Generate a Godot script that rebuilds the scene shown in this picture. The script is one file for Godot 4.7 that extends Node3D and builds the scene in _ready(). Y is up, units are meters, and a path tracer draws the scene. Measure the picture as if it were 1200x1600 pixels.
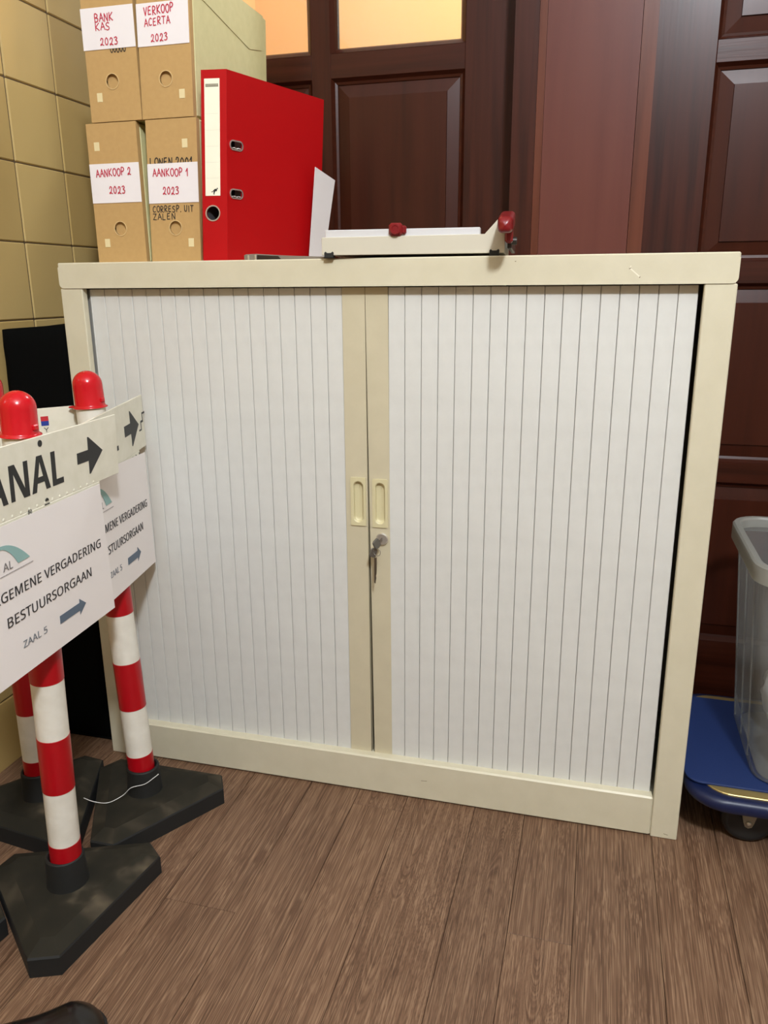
extends Node3D
# A cream tambour cabinet with folders on top, sign stands on the left, a trolley on the right, wooden doors behind.
# World: x along the cabinet front, y up, z towards the viewer; the cabinet front stands at z = 0, its left foot at x = 0.

var X := Transform3D.IDENTITY       # transform applied to every shape that is being added
var used := {}                      # names already given to top-level things
var mats := {}
const DZ := -0.5                    # face of the wooden doors behind the cabinet

# ------------------------------------------------------------------ shape helpers
func S() -> SurfaceTool:
	var st := SurfaceTool.new()
	st.begin(Mesh.PRIMITIVE_TRIANGLES)
	return st

func tri(st: SurfaceTool, p: Array, n: Array, uv: Array = []) -> void:
	var a: Vector3 = X * p[0]
	var b: Vector3 = X * p[1]
	var c: Vector3 = X * p[2]
	var cr := (b - a).cross(c - a)
	if cr.length_squared() < 1e-18:
		return
	var nn := []
	for k in 3:
		nn.append((X.basis * (n[k] as Vector3)).normalized())
	var order := [0, 1, 2]
	if cr.dot(nn[0] + nn[1] + nn[2]) > 0.0:
		order = [0, 2, 1]
	var v := [a, b, c]
	for k in order:
		st.set_normal(nn[k])
		st.set_uv(uv[k] if uv.size() == 3 else Vector2(v[k].x, v[k].y))
		st.add_vertex(v[k])

func quad(st: SurfaceTool, a: Vector3, b: Vector3, c: Vector3, d: Vector3, hint: Vector3, uv: Array = []) -> void:
	var n := (b - a).cross(c - a)
	if n.length_squared() < 1e-16:
		n = (c - a).cross(d - a)
	n = n.normalized()
	if n.dot(hint) < 0.0:
		n = -n
	tri(st, [a, b, c], [n, n, n], [uv[0], uv[1], uv[2]] if uv.size() == 4 else [])
	tri(st, [a, c, d], [n, n, n], [uv[0], uv[2], uv[3]] if uv.size() == 4 else [])

func box(st: SurfaceTool, lo: Vector3, hi: Vector3, ch := 0.0) -> void:
	# a box with all edges chamfered by ch
	var c := (lo + hi) / 2.0
	var h := (hi - lo) / 2.0
	ch = minf(ch, 0.49 * minf(h.x, minf(h.y, h.z)) * 2.0)
	var ax := [Vector3.RIGHT, Vector3.UP, Vector3.BACK]
	for k in 3:
		var u: Vector3 = ax[(k + 1) % 3]
		var v: Vector3 = ax[(k + 2) % 3]
		var w: Vector3 = ax[k]
		var hu: float = h[(k + 1) % 3]
		var hv: float = h[(k + 2) % 3]
		var hw: float = h[k]
		for s in [-1.0, 1.0]:
			var o: Vector3 = c + w * hw * s
			var iu := hu - ch
			var iv := hv - ch
			quad(st, o - u * iu - v * iv, o + u * iu - v * iv, o + u * iu + v * iv, o - u * iu + v * iv, w * s)
		if ch > 0.0:
			for su in [-1.0, 1.0]:
				for sv in [-1.0, 1.0]:
					var e0: Vector3 = c + u * (hu * su) + v * ((hv - ch) * sv)
					var e1: Vector3 = c + u * ((hu - ch) * su) + v * (hv * sv)
					var l := hw - ch
					quad(st, e0 - w * l, e0 + w * l, e1 + w * l, e1 - w * l, u * su + v * sv)
	if ch > 0.0:
		for sx in [-1.0, 1.0]:
			for sy in [-1.0, 1.0]:
				for sz in [-1.0, 1.0]:
					var g := Vector3(sx, sy, sz)
					var i := h - Vector3.ONE * ch
					var n := g.normalized()
					tri(st, [c + Vector3(h.x, i.y, i.z) * g, c + Vector3(i.x, h.y, i.z) * g, c + Vector3(i.x, i.y, h.z) * g], [n, n, n])

func prism(st: SurfaceTool, poly: PackedVector2Array, t: Transform3D, depth: float, ch := 0.0) -> void:
	# polygon in t's xy plane, extruded along t's +z from 0 to depth; front edge chamfered by ch
	var keep := X
	X = X * t
	var n := poly.size()
	var mid := Vector2.ZERO
	for p in poly:
		mid += p / n
	var area := 0.0
	for i in n:
		area += poly[i].cross(poly[(i + 1) % n])
	var sg := 1.0 if area > 0.0 else -1.0
	var front := poly
	if ch > 0.0:
		var off := Geometry2D.offset_polygon(poly, -ch, Geometry2D.JOIN_MITER)
		if off.size() == 1 and off[0].size() == n:
			var o: PackedVector2Array = off[0]
			# line the inset polygon up with the outline
			var best := 0
			var bd := 1e9
			for k in n:
				var d := 0.0
				for i in n:
					d += o[(i + k) % n].distance_squared_to(poly[i])
				if d < bd:
					bd = d
					best = k
			front = PackedVector2Array()
			for i in n:
				front.append(o[(i + best) % n])
		else:
			ch = 0.0
	var idx := Geometry2D.triangulate_polygon(front)
	for i in range(0, idx.size(), 3):
		var q := [front[idx[i]], front[idx[i + 1]], front[idx[i + 2]]]
		tri(st, q.map(func(p): return Vector3(p.x, p.y, depth)), [Vector3.BACK, Vector3.BACK, Vector3.BACK])
	idx = Geometry2D.triangulate_polygon(poly)
	for i in range(0, idx.size(), 3):
		var q := [poly[idx[i]], poly[idx[i + 1]], poly[idx[i + 2]]]
		tri(st, q.map(func(p): return Vector3(p.x, p.y, 0)), [Vector3.FORWARD, Vector3.FORWARD, Vector3.FORWARD])
	for i in n:
		var a := poly[i]
		var b := poly[(i + 1) % n]
		var e := b - a
		var out := Vector3(e.y, -e.x, 0) * sg
		quad(st, Vector3(a.x, a.y, 0), Vector3(b.x, b.y, 0), Vector3(b.x, b.y, depth - ch), Vector3(a.x, a.y, depth - ch), out)
		if ch > 0.0:
			var c := front[(i + 1) % n]
			var d := front[i]
			quad(st, Vector3(a.x, a.y, depth - ch), Vector3(b.x, b.y, depth - ch), Vector3(c.x, c.y, depth), Vector3(d.x, d.y, depth), out.normalized() + Vector3.BACK)
	X = keep

func grid(st: SurfaceTool, g: Array, wrap: bool, flip := false) -> void:
	# g[i][j]: a smooth surface; wrap closes j. Normals follow (dj x di), or the other way with flip.
	var ni := g.size()
	var nj: int = g[0].size()
	var nrm := []
	for i in ni:
		var row := []
		for j in nj:
			var a: Vector3 = g[maxi(i - 1, 0)][j]
			var b: Vector3 = g[mini(i + 1, ni - 1)][j]
			var c: Vector3
			var d: Vector3
			if wrap:
				c = g[i][(j - 1 + nj) % nj]
				d = g[i][(j + 1) % nj]
			else:
				c = g[i][maxi(j - 1, 0)]
				d = g[i][mini(j + 1, nj - 1)]
			if (d - c).length_squared() < 1e-14:
				var i2 := i + 1 if i == 0 else i - 1
				c = g[i2][(j - 1 + nj) % nj]
				d = g[i2][(j + 1) % nj]
			var n := (d - c).cross(b - a)
			if n.length_squared() < 1e-20:
				n = Vector3.UP
			n = n.normalized()
			row.append(-n if flip else n)
		nrm.append(row)
	for i in ni - 1:
		for j in (nj if wrap else nj - 1):
			var k := (j + 1) % nj
			tri(st, [g[i][j], g[i][k], g[i + 1][k]], [nrm[i][j], nrm[i][k], nrm[i + 1][k]])
			tri(st, [g[i][j], g[i + 1][k], g[i + 1][j]], [nrm[i][j], nrm[i + 1][k], nrm[i + 1][j]])

func lathe(st: SurfaceTool, prof: Array, t := Transform3D.IDENTITY, seg := 28) -> void:
	# prof: Vector2(radius, height) from bottom to top, smooth where corners are written as close double points
	var keep := X
	X = X * t
	for i in prof.size() - 1:
		var a: Vector2 = prof[i]
		var b: Vector2 = prof[i + 1]
		if a.distance_to(b) < 1e-6:
			continue
		var na := _pn(prof, i)
		var nb := _pn(prof, i + 1)
		for s in seg:
			var t0 := TAU * s / seg
			var t1 := TAU * (s + 1) / seg
			var d0 := Vector3(cos(t0), 0, sin(t0))
			var d1 := Vector3(cos(t1), 0, sin(t1))
			var pa0 := d0 * a.x + Vector3.UP * a.y
			var pa1 := d1 * a.x + Vector3.UP * a.y
			var pb0 := d0 * b.x + Vector3.UP * b.y
			var pb1 := d1 * b.x + Vector3.UP * b.y
			var n0a := d0 * na.x + Vector3.UP * na.y
			var n1a := d1 * na.x + Vector3.UP * na.y
			var n0b := d0 * nb.x + Vector3.UP * nb.y
			var n1b := d1 * nb.x + Vector3.UP * nb.y
			tri(st, [pa0, pa1, pb1], [n0a, n1a, n1b])
			tri(st, [pa0, pb1, pb0], [n0a, n1b, n0b])
	X = keep

func _pn(prof: Array, i: int) -> Vector2:
	var sum := Vector2.ZERO
	for k in [i - 1, i]:
		if k < 0 or k + 1 >= prof.size():
			continue
		var e: Vector2 = prof[k + 1] - prof[k]
		if e.length() < 1e-6:
			continue
		sum += Vector2(e.y, -e.x).normalized()
	return sum.normalized() if sum.length() > 0.01 else Vector2(1, 0)

func flatlathe(st: SurfaceTool, prof: Array, t := Transform3D.IDENTITY, seg := 28) -> void:
	for i in prof.size() - 1:
		lathe(st, [prof[i], prof[i + 1]], t, seg)

func tube(st: SurfaceTool, pts: Array, r: float, seg := 8, caps := true) -> void:
	var g := []
	var up := Vector3.UP
	for i in pts.size():
		var d: Vector3 = (pts[mini(i + 1, pts.size() - 1)] - pts[maxi(i - 1, 0)]).normalized()
		if absf(d.dot(up)) > 0.95:
			up = Vector3.RIGHT if absf(d.x) < 0.9 else Vector3.BACK
		var u := up.cross(d).normalized()
		up = d.cross(u).normalized()
		var row := []
		for s in seg:
			var a := TAU * s / seg
			row.append(pts[i] + u * cos(a) * r + up * sin(a) * r)
		g.append(row)
	grid(st, g, true)
	if caps:
		for e in [0, pts.size() - 1]:
			var n: Vector3 = (pts[0] - pts[1]).normalized() if e == 0 else (pts[e] - pts[e - 1]).normalized()
			for s in seg:
				tri(st, [pts[e], g[e][s], g[e][(s + 1) % seg]], [n, n, n])

func smooth(pts: Array, n := 8) -> Array:
	var c := Curve3D.new()
	for i in pts.size():
		var t: Vector3 = (pts[mini(i + 1, pts.size() - 1)] - pts[maxi(i - 1, 0)]) / 6.0
		c.add_point(pts[i], -t, t)
	var out := []
	for i in (pts.size() - 1) * n + 1:
		out.append(c.sample(mini(i / n, pts.size() - 2), float(i % n) / n if i < (pts.size() - 1) * n else 1.0))
	return out

func rr(hx: float, hz: float, r: float, n := 5) -> Array:
	# rounded rectangle outline, counter-clockwise
	var out := []
	for k in 4:
		var c := Vector2((hx - r) * [1, -1, -1, 1][k], (hz - r) * [1, 1, -1, -1][k])
		for i in n + 1:
			var a := PI / 2 * (k + float(i) / n)
			out.append(c + Vector2(cos(a), sin(a)) * r)
	return out

func slot(hw: float, hh: float, n := 10) -> PackedVector2Array:
	# stadium outline, ends rounded along the longer side
	return PackedVector2Array(rr(hw, hh, minf(hw, hh) * 0.999, n))

func ring(st: SurfaceTool, outer: PackedVector2Array, inner: PackedVector2Array, z0: float, z1: float, well: float) -> void:
	# a raised rim between two outlines of equal count with a wall going down inside to z = well
	var n := outer.size()
	for i in n:
		var k := (i + 1) % n
		var a := Vector3(outer[i].x, outer[i].y, z1)
		var b := Vector3(outer[k].x, outer[k].y, z1)
		var c := Vector3(inner[k].x, inner[k].y, z1)
		var d := Vector3(inner[i].x, inner[i].y, z1)
		quad(st, a, b, c, d, Vector3.BACK)
		quad(st, a, b, Vector3(b.x, b.y, z0), Vector3(a.x, a.y, z0), Vector3(a.x + b.x, a.y + b.y, 0) - Vector3(c.x + d.x, c.y + d.y, 0))
		quad(st, c, d, Vector3(d.x, d.y, well), Vector3(c.x, c.y, well), Vector3(a.x + b.x, a.y + b.y, 0) * -1.0 + Vector3(c.x + d.x, c.y + d.y, 0))

func to_edge(poly: PackedVector2Array, d: Vector2) -> Vector2:
	# where the ray from the origin along d leaves a closed outline round the origin
	for i in poly.size():
		var hit = Geometry2D.segment_intersects_segment(Vector2.ZERO, d * 10.0, poly[i], poly[(i + 1) % poly.size()])
		if hit != null:
			return hit
	return d * 0.001

func pierced(st: SurfaceTool, r: Rect2, c: Vector2, hole: PackedVector2Array, z0: float, z1: float) -> void:
	# a flat plate from z0 to z1 with a real hole, whose outline is given round the point c
	var rect := PackedVector2Array([r.position - c, Vector2(r.end.x, r.position.y) - c, r.end - c, Vector2(r.position.x, r.end.y) - c])
	var turns := []
	for p in hole:
		turns.append(p.angle())
	for p in rect:
		turns.append(p.angle())
	turns.sort()
	for i in turns.size():
		var d0 := Vector2.from_angle(turns[i])
		var d1 := Vector2.from_angle(turns[(i + 1) % turns.size()])
		if d0.distance_to(d1) < 0.0001:
			continue
		var h0 := to_edge(hole, d0) + c
		var h1 := to_edge(hole, d1) + c
		var o0 := to_edge(rect, d0) + c
		var o1 := to_edge(rect, d1) + c
		for z in [z0, z1]:
			quad(st, Vector3(h0.x, h0.y, z), Vector3(h1.x, h1.y, z), Vector3(o1.x, o1.y, z), Vector3(o0.x, o0.y, z), Vector3.BACK if z == z1 else Vector3.FORWARD)
		quad(st, Vector3(h0.x, h0.y, z0), Vector3(h1.x, h1.y, z0), Vector3(h1.x, h1.y, z1), Vector3(h0.x, h0.y, z1), Vector3(c.x - h0.x, c.y - h0.y, 0))
		quad(st, Vector3(o0.x, o0.y, z0), Vector3(o1.x, o1.y, z0), Vector3(o1.x, o1.y, z1), Vector3(o0.x, o0.y, z1), Vector3(d0.x + d1.x, d0.y + d1.y, 0))

func circle(r: float, n := 24) -> PackedVector2Array:
	var out := PackedVector2Array()
	for i in n:
		out.append(Vector2.from_angle(TAU * (i + 0.5) / n) * r)
	return out

func frame(st: SurfaceTool, r0: Rect2, z0: float, r1: Rect2, z1: float) -> void:
	# four mitred faces between two rectangles at two depths (seen from +z)
	var a := [Vector3(r0.position.x, r0.position.y, z0), Vector3(r0.end.x, r0.position.y, z0), Vector3(r0.end.x, r0.end.y, z0), Vector3(r0.position.x, r0.end.y, z0)]
	var b := [Vector3(r1.position.x, r1.position.y, z1), Vector3(r1.end.x, r1.position.y, z1), Vector3(r1.end.x, r1.end.y, z1), Vector3(r1.position.x, r1.end.y, z1)]
	var inward := [Vector3.UP, Vector3.LEFT, Vector3.DOWN, Vector3.RIGHT]
	for k in 4:
		var m := (k + 1) % 4
		var hint: Vector3 = Vector3.BACK * 1.0 + inward[k] * (0.9 if z1 < z0 else -0.9)
		quad(st, a[k], a[m], b[m], b[k], hint)

# ------------------------------------------------------------------ objects
func obj(called: String, st: SurfaceTool, m: Material, parent: Node = self) -> MeshInstance3D:
	var o := MeshInstance3D.new()
	o.name = called
	o.mesh = st.commit()
	o.material_override = m
	parent.add_child(o, true)
	return o

func inst(called: String, mesh: Mesh, m: Material, parent: Node, t: Transform3D) -> MeshInstance3D:
	var o := MeshInstance3D.new()
	o.name = called
	o.mesh = mesh
	o.material_override = m
	o.transform = t
	parent.add_child(o, true)
	return o

func numbered(called: String) -> String:
	var n: int = used.get(called, 0)
	used[called] = n + 1
	return called if n == 0 else "%s_%03d" % [called, n]

func thing(called: String, label: String, category: String, at := Vector3.ZERO, group := "") -> Node3D:
	var o := Node3D.new()
	o.name = numbered(called)
	add_child(o, true)
	o.position = at
	o.set_meta("label", label)
	o.set_meta("category", category)
	if group:
		o.set_meta("group", group)
	return o

func struct(called: String, st: SurfaceTool, m: Material, label: String, category: String) -> MeshInstance3D:
	var o := obj(called, st, m)
	o.set_meta("kind", "structure")
	o.set_meta("label", label)
	o.set_meta("category", category)
	return o

# ------------------------------------------------------------------ materials
func mat(key: String, c: Color, rough := 0.6, metal := 0.0) -> StandardMaterial3D:
	if mats.has(key):
		return mats[key]
	var m := StandardMaterial3D.new()
	m.resource_name = key
	m.albedo_color = c
	m.roughness = rough
	m.metallic = metal
	mats[key] = m
	return m

func c8(r: float, g: float, b: float) -> Color:
	return Color(r / 255.0, g / 255.0, b / 255.0)

func noise_tex(sd: int, freq: float, ramp: Array, oct := 4, size := 256) -> NoiseTexture2D:
	var n := FastNoiseLite.new()
	n.seed = sd
	n.frequency = freq
	n.fractal_octaves = oct
	var t := NoiseTexture2D.new()
	t.width = size
	t.height = size
	t.seamless = true
	t.noise = n
	if ramp.size():
		var g := Gradient.new()
		g.offsets = PackedFloat32Array(ramp.map(func(e): return e[0]))
		g.colors = PackedColorArray(ramp.map(func(e): return e[1]))
		t.color_ramp = g
	return t

func noisy(key: String, sd: int, freq: float, ramp: Array, scale: Vector3, rough := 0.6, oct := 4) -> StandardMaterial3D:
	if mats.has(key):
		return mats[key]
	var m := mat(key, Color.WHITE, rough)
	m.albedo_texture = noise_tex(sd, freq, ramp, oct)
	m.uv1_triplanar = true
	m.uv1_scale = scale
	return m

func wood(key: String, sd: int, dark: Color, mid: Color, light: Color, scale: Vector3, rough := 0.34) -> StandardMaterial3D:
	var m := noisy(key, sd, 0.012, [[0.0, dark], [0.35, mid], [0.6, mid.lerp(light, 0.45)], [1.0, light]], scale, rough, 5)
	m.uv1_world_triplanar = true
	m.metallic_specular = 0.32
	m.clearcoat_enabled = true
	m.clearcoat = 0.12
	m.clearcoat_roughness = 0.25
	m.heightmap_enabled = true
	m.heightmap_texture = noise_tex(sd + 5, 0.03, [], 3)
	m.heightmap_scale = 0.006
	return m

func plank_image() -> ImageTexture:
	# 8 strips of oak grain side by side, each 128 pixels wide and 1024 long
	var w := 1024
	var h := 1024
	var per := 128
	var n1 := FastNoiseLite.new()
	n1.seed = 11
	n1.frequency = 1.0
	n1.fractal_octaves = 3
	var n2 := FastNoiseLite.new()
	n2.seed = 23
	n2.frequency = 1.0
	n2.fractal_octaves = 2
	var data := PackedByteArray()
	data.resize(w * h * 3)
	var rng := RandomNumberGenerator.new()
	rng.seed = 5
	var cen := []
	var cath := []
	var tone := []
	for s in 8:
		cen.append(rng.randf_range(0.25, 0.75))
		cath.append(1.0 if s % 3 == 0 else 0.0)
		tone.append(rng.randf_range(0.97, 1.03))
	var base := Vector3(110, 82, 62)
	var dark := Vector3(74, 51, 36)
	var pale := Vector3(168, 138, 110)
	for y in h:
		var v := y / 1024.0
		for x in w:
			var s := x / per
			var u := (x % per) / float(per)
			var d: float = u - cen[s]
			var warp: float = n2.get_noise_2d(u * 1.3 + s * 7.0, v * 2.2 + s * 3.0)
			var ph: float = 30.0 * d * d - v * 7.0 + 0.9 * warp
			# grain lines follow the arches on flat-sawn boards and run straight on the others
			var gx: float = x * 0.34 + warp * 2.0
			var gy := y * 0.0035
			if cath[s] > 0.5:
				gx = ph * 9.0 + x * 0.12
				gy = y * 0.006
			var streak := n1.get_noise_2d(gx, gy + s * 40.0)
			var pore := n2.get_noise_2d(x * 0.8 + warp * 3.0, y * 0.006 + s * 90.0)
			var broad := n1.get_noise_2d(x * 0.03 + 300.0, y * 0.003 + s * 13.0)
			var k := 0.55 * streak + 0.25 * broad
			var c := base
			if k < 0.0:
				c = base.lerp(dark, minf(1.0, -k * 2.0))
			else:
				c = base.lerp(pale, minf(1.0, k * 0.7))
			if pore > 0.16:
				c = c.lerp(pale, minf(0.55, (pore - 0.16) * 2.0))
			elif pore < -0.25:
				c = c.lerp(dark, minf(0.5, (-pore - 0.25) * 1.8))
			c *= tone[s]
			var o := (y * w + x) * 3
			data[o] = int(clampf(c.x, 0, 255))
			data[o + 1] = int(clampf(c.y, 0, 255))
			data[o + 2] = int(clampf(c.z, 0, 255))
	return ImageTexture.create_from_image(Image.create_from_data(w, h, false, Image.FORMAT_RGB8, data))

# ------------------------------------------------------------------ lettering
func printed(called: String, words: String, left: float, base: float, cap: float, width: float, bold: bool, m: Material, parent: Node, z := 0.0006) -> void:
	var f := SystemFont.new()
	f.font_names = PackedStringArray(["Droid Sans"])
	f.font_weight = 700 if bold else 400
	var t := TextMesh.new()
	t.text = words
	t.font = f
	t.font_size = 64
	t.pixel_size = cap / 0.714 / 64.0
	t.depth = 0.0004
	t.curve_step = 2.0
	var b := t.get_aabb()
	var o := MeshInstance3D.new()
	o.name = called
	o.mesh = t
	o.material_override = m
	parent.add_child(o, true)
	var k := width / b.size.x if width > 0.0 else 1.0
	o.scale = Vector3(k, 1, 1)
	o.position = Vector3(left - b.position.x * k, base - b.position.y, z)

func glyph(ch: String) -> Array:
	match ch:
		"A": return [[0, 0, 0.33, 1, 0.7, 0], [0.1, 0.36, 0.6, 0.4]]
		"B": return [[0.05, 0, 0.05, 1, 0.45, 0.95, 0.52, 0.76, 0.35, 0.56, 0.05, 0.52, 0.5, 0.46, 0.6, 0.22, 0.4, 0.02, 0.02, 0]]
		"C": return [[0.58, 0.86, 0.35, 1, 0.1, 0.75, 0.03, 0.4, 0.2, 0.05, 0.58, 0.1]]
		"E": return [[0.5, 1, 0.08, 0.97, 0.02, 0.55, 0.05, 0.03, 0.52, 0.05], [0.04, 0.52, 0.42, 0.54]]
		"I": return [[0.1, 1, 0.1, 0]]
		"K": return [[0.05, 0, 0.05, 1], [0.6, 1, 0.07, 0.45, 0.62, 0]]
		"L": return [[0.06, 1, 0.04, 0.02, 0.5, 0.03]]
		"N": return [[0.03, 0, 0.05, 1, 0.58, 0.02, 0.6, 1]]
		"O": return [[0.35, 1, 0.1, 0.85, 0.02, 0.45, 0.2, 0.05, 0.45, 0.02, 0.66, 0.4, 0.6, 0.85, 0.35, 1, 0.2, 0.9]]
		"P": return [[0.05, 0, 0.06, 1, 0.45, 0.97, 0.56, 0.76, 0.4, 0.52, 0.06, 0.45]]
		"R": return [[0.04, 0, 0.05, 1, 0.45, 0.96, 0.54, 0.76, 0.38, 0.54, 0.06, 0.48, 0.6, 0]]
		"S": return [[0.52, 0.92, 0.28, 1, 0.05, 0.82, 0.15, 0.58, 0.45, 0.42, 0.5, 0.16, 0.26, 0, 0, 0.1]]
		"T": return [[0, 1, 0.66, 0.97], [0.33, 0.98, 0.3, 0]]
		"U": return [[0.04, 1, 0.05, 0.25, 0.25, 0, 0.5, 0.2, 0.55, 1]]
		"V": return [[0, 1, 0.3, 0, 0.6, 1]]
		"Y": return [[0, 1, 0.3, 0.5, 0.6, 1], [0.3, 0.5, 0.3, 0]]
		"Z": return [[0.02, 1, 0.58, 0.98, 0.02, 0.03, 0.6, 0.02]]
		"0": return [[0.3, 1, 0.06, 0.7, 0.06, 0.25, 0.3, 0, 0.54, 0.3, 0.52, 0.75, 0.3, 1]]
		"1": return [[0, 0.6, 0.3, 1, 0.28, 0]]
		"2": return [[0.08, 0.72, 0.22, 1, 0.48, 0.92, 0.48, 0.6, 0.22, 0.15, 0.04, 0.05, 0.16, 0.2, 0.6, 0.02]]
		"3": return [[0.05, 0.9, 0.35, 1, 0.52, 0.78, 0.25, 0.56, 0.54, 0.35, 0.4, 0.02, 0.02, 0.05]]
		".": return [[0.05, 0, 0.1, 0.06]]
	return []

func written(called: String, words: String, left: float, base: float, cap: float, width: float, m: Material, parent: Node, z: float, slope := 0.0) -> void:
	# felt-pen capitals drawn stroke by stroke
	var pen := cap * 0.072
	var lift := 0.0
	var adv := []
	var x := 0.0
	for ch in words:
		adv.append(x)
		x += 0.45 if ch in " .1I" else 0.88
	var k := width / (x - 0.2)
	var st := S()
	for i in words.length():
		for line in glyph(words[i]):
			var pts := []
			for q in range(0, line.size(), 2):
				var px: float = left + (adv[i] + line[q]) * k
				pts.append(Vector3(px, base + line[q + 1] * cap + (px - left) * slope + 0.05 * cap * sin(i * 2.3), z))
			var curved: Array = smooth(pts, 3) if pts.size() > 3 and not words[i] in "KNZELA" else pts
			for q in curved.size() - 1:
				var d: Vector3 = (curved[q + 1] - curved[q]).normalized()
				var e := Vector3(-d.y, d.x, 0) * pen
				var a: Vector3 = curved[q] - d * pen * 0.7
				var b: Vector3 = curved[q + 1] + d * pen * 0.7
				lift += 0.000004
				a.z += lift
				b.z += lift
				quad(st, a - e, a + e, b + e, b - e, Vector3.BACK)
	obj(called, st, m, parent)

# ------------------------------------------------------------------ the scene
func _ready() -> void:
	light_and_camera()
	room()
	doors()
	cabinet()
	boxes_and_binder()
	trimmer()
	stands()
	trolley()
	small_things()

func light_and_camera() -> void:
	var cam := Camera3D.new()
	cam.name = "camera"
	add_child(cam)
	cam.fov = rad_to_deg(2.0 * atan(800.0 / 1237.48))
	cam.position = Vector3(1.0025, 1.0017, 1.3563)
	cam.basis = Basis(Vector3.UP, 0.2632) * Basis(Vector3.RIGHT, -0.2765) * Basis(Vector3.BACK, -0.0071)
	cam.near = 0.02
	cam.current = true
	var we := WorldEnvironment.new()
	we.name = "environment"
	var e := Environment.new()
	e.background_mode = Environment.BG_COLOR
	e.background_color = Color(0.02, 0.02, 0.02)
	e.tonemap_mode = Environment.TONE_MAPPER_LINEAR
	e.tonemap_exposure = 1.0
	e.sdfgi_enabled = true
	e.ssao_enabled = true
	e.ssil_enabled = true
	we.environment = e
	add_child(we)
	ceiling_lamp(Vector3(1.5, 2.5, 1.95), 5.8, "round opal glass ceiling lamp lighting the room")
	ceiling_lamp(Vector3(0.9, 2.42, -1.25), 1.12, "round opal glass ceiling lamp in the room beyond the door")

func ceiling_lamp(at: Vector3, energy: float, label: String) -> void:
	var t := thing("ceiling_lamp", label, "lamp", at)
	var st := S()
	flatlathe(st, [Vector2(0, 0.62), Vector2(0.06, 0.62), Vector2(0.055, 0.59), Vector2(0.008, 0.58), Vector2(0.008, 0.14), Vector2(0.05, 0.13), Vector2(0.05, 0.11), Vector2(0, 0.11)])
	obj("ceiling_rose", st, mat("lamp_metal", c8(200, 195, 185), 0.3, 0.8), t)
	var g := S()
	var prof := []
	for i in 15:
		var a := -PI / 2 + PI * i / 14.0
		prof.append(Vector2(maxf(0.12 * cos(a), 0.0001), 0.12 * sin(a)))
	lathe(g, prof)
	var m := mat("lamp_glow", c8(255, 244, 224), 0.4)
	m.emission_enabled = true
	m.emission = c8(255, 250, 240)
	m.emission_energy_multiplier = 6.0
	obj("lamp_globe", g, m, t)
	var l := OmniLight3D.new()
	l.name = "lamp_light"
	l.light_color = c8(240, 247, 255)
	l.light_energy = energy
	l.light_size = 0.11
	l.omni_range = 12.0
	l.omni_attenuation = 2.0
	l.shadow_enabled = true
	t.add_child(l)

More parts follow.
